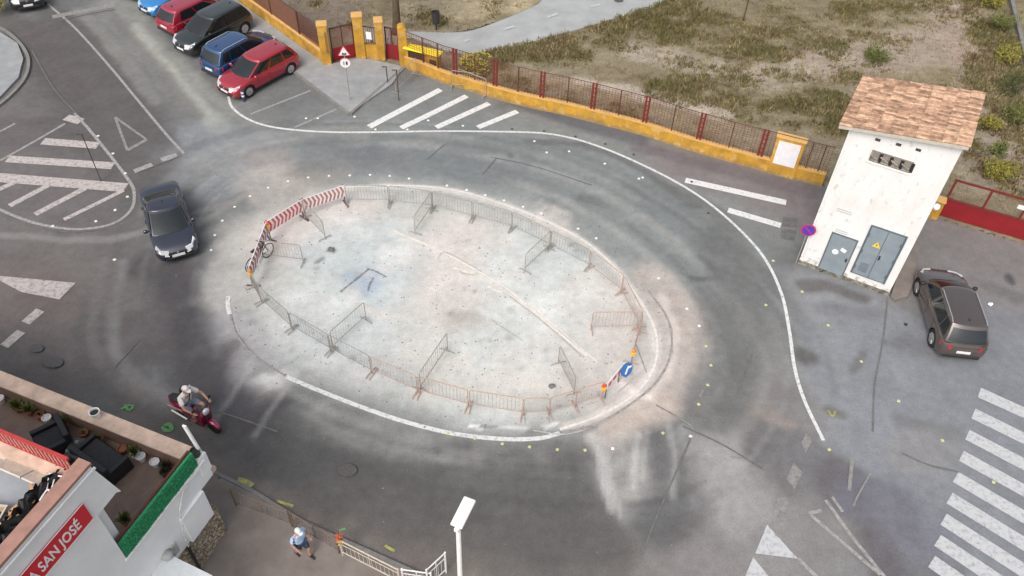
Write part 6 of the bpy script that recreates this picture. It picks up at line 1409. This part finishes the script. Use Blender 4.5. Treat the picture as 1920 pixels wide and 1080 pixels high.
m_ = MB(); m_.tube([(-.27, .12, 1.36), (-.1, .12, 1.49), (.07, .02, 1.38), (.10, -.08, 1.2), (.02, -.19, 1.05), (-.2, -.2, 1.02), (-.32, -.08, 1.1), (-.30, .06, 1.2)], .02, 6); m_.build('strap', M_BLACK, o)
# scooter
o = thing('scooter', 'dark pink and red motor scooter with its rider on the road by the terrace', 'scooter', (c.x, c.y, 0), sa)
RP = paint('scooter_red', (.30, .012, .06))
for wx in (-.62, .64):
    m_ = MB(); m_.lathe([(.13, -.05), (.2, -.06), (.235, -.03), (.235, .03), (.2, .06), (.13, .05)], (wx, 0, .235), 20, Matrix.Rotation(R(90), 3, 'X')); wh = m_.build('wheel', TYRE, o, smooth=True)
    m_ = MB(); m_.lathe([(.13, -.035), (.13, .035)], (wx, 0, .235), 16, Matrix.Rotation(R(90), 3, 'X')); m_.build('rim', ALLOY, wh)
def hull(name, secs, m_, par):         # loft of (x, half width, z low, z high)
    V, Fc = [], []; n = 10
    for x_, hw, z0, z1 in secs:
        for k in range(n): a = 2 * math.pi * k / n; V.append((x_, hw * math.cos(a), (z0 + z1) / 2 + (z1 - z0) / 2 * math.sin(a)))
    for i in range(len(secs) - 1):
        for k in range(n): Fc.append((i * n + k, i * n + (k + 1) % n, (i + 1) * n + (k + 1) % n, (i + 1) * n + k))
    Fc += [tuple(range(n))[::-1], tuple((len(secs) - 1) * n + k for k in range(n))]
    mb = MB(); mb.add(V, Fc); return mb.build(name, m_, par, smooth=True)
hull('rear_body', [(-.92, .06, .62, .7), (-.8, .14, .48, .74), (-.5, .20, .32, .76), (-.2, .19, .26, .74), (.02, .12, .24, .5)], RP, o)
hull('seat', [(-.82, .08, .74, .79), (-.6, .15, .74, .84), (-.2, .14, .72, .82), (.0, .1, .70, .76)], M_BLACK, o)
m_ = MB(); m_.box((.16, 0, .28), (.5, .36, .05)); m_.build('footboard', RP, o, bevel=.02)
m_ = MB(); m_.slab([(.36, -.22, .3), (.36, .22, .3), (.46, .2, .9), (.46, -.2, .9)], (.05, 0, .0)); m_.build('leg_shield', RP, o, bevel=.03)
hull('front_fender', [(.44, .07, .38, .5), (.62, .09, .44, .54), (.8, .08, .34, .46), (.88, .04, .28, .34)], RP, o)
m_ = MB(); m_.tube([(.64, .07, .24), (.5, .05, .7)], .02, 6); m_.tube([(.64, -.07, .24), (.5, -.05, .7)], .02, 6); m_.build('fork', M_BLACK, o)
m_ = MB(); m_.tube([(.36, -.38, 1.03), (.46, -.12, .98), (.46, .12, .98), (.36, .38, 1.03)], .018, 6); m_.build('handlebar', M_BLACK, o)
m_ = MB(); m_.lathe([(.02, -.06), (.1, -.04), (.11, .04), (.07, .06)], (.53, 0, .9), 14, Matrix.Rotation(R(90), 3, 'Y')); m_.build('headlight', LAMPG, o, smooth=True)
for s in (-1, 1):
    m_ = MB(); m_.tube([(.42, s * .25, 1.02), (.44, s * .3, 1.2)], .008, 5); m_.lathe([(.05, 0), (.055, .015), (.04, .03)], (.44, s * .31, 1.2), 12, Matrix.Rotation(R(90), 3, 'Y')); m_.build('mirror', M_BLACK, o)
m_ = MB(); m_.box((-.55, -.205, .56), (.6, .01, .06), Matrix.Rotation(R(-12), 3, 'Y')); m_.build('pale_stripe', mat('pink_stripe', alb((226, 170, 176)), .4), o)
m_ = MB(); m_.tube([(-.2, -.18, .22), (-.75, -.2, .3)], .045, 8); m_.build('exhaust', ALLOY, o)

for q in (rider, o, bpy.data.objects['sling_bag']): q.scale = (1.2, 1.2, 1.2)
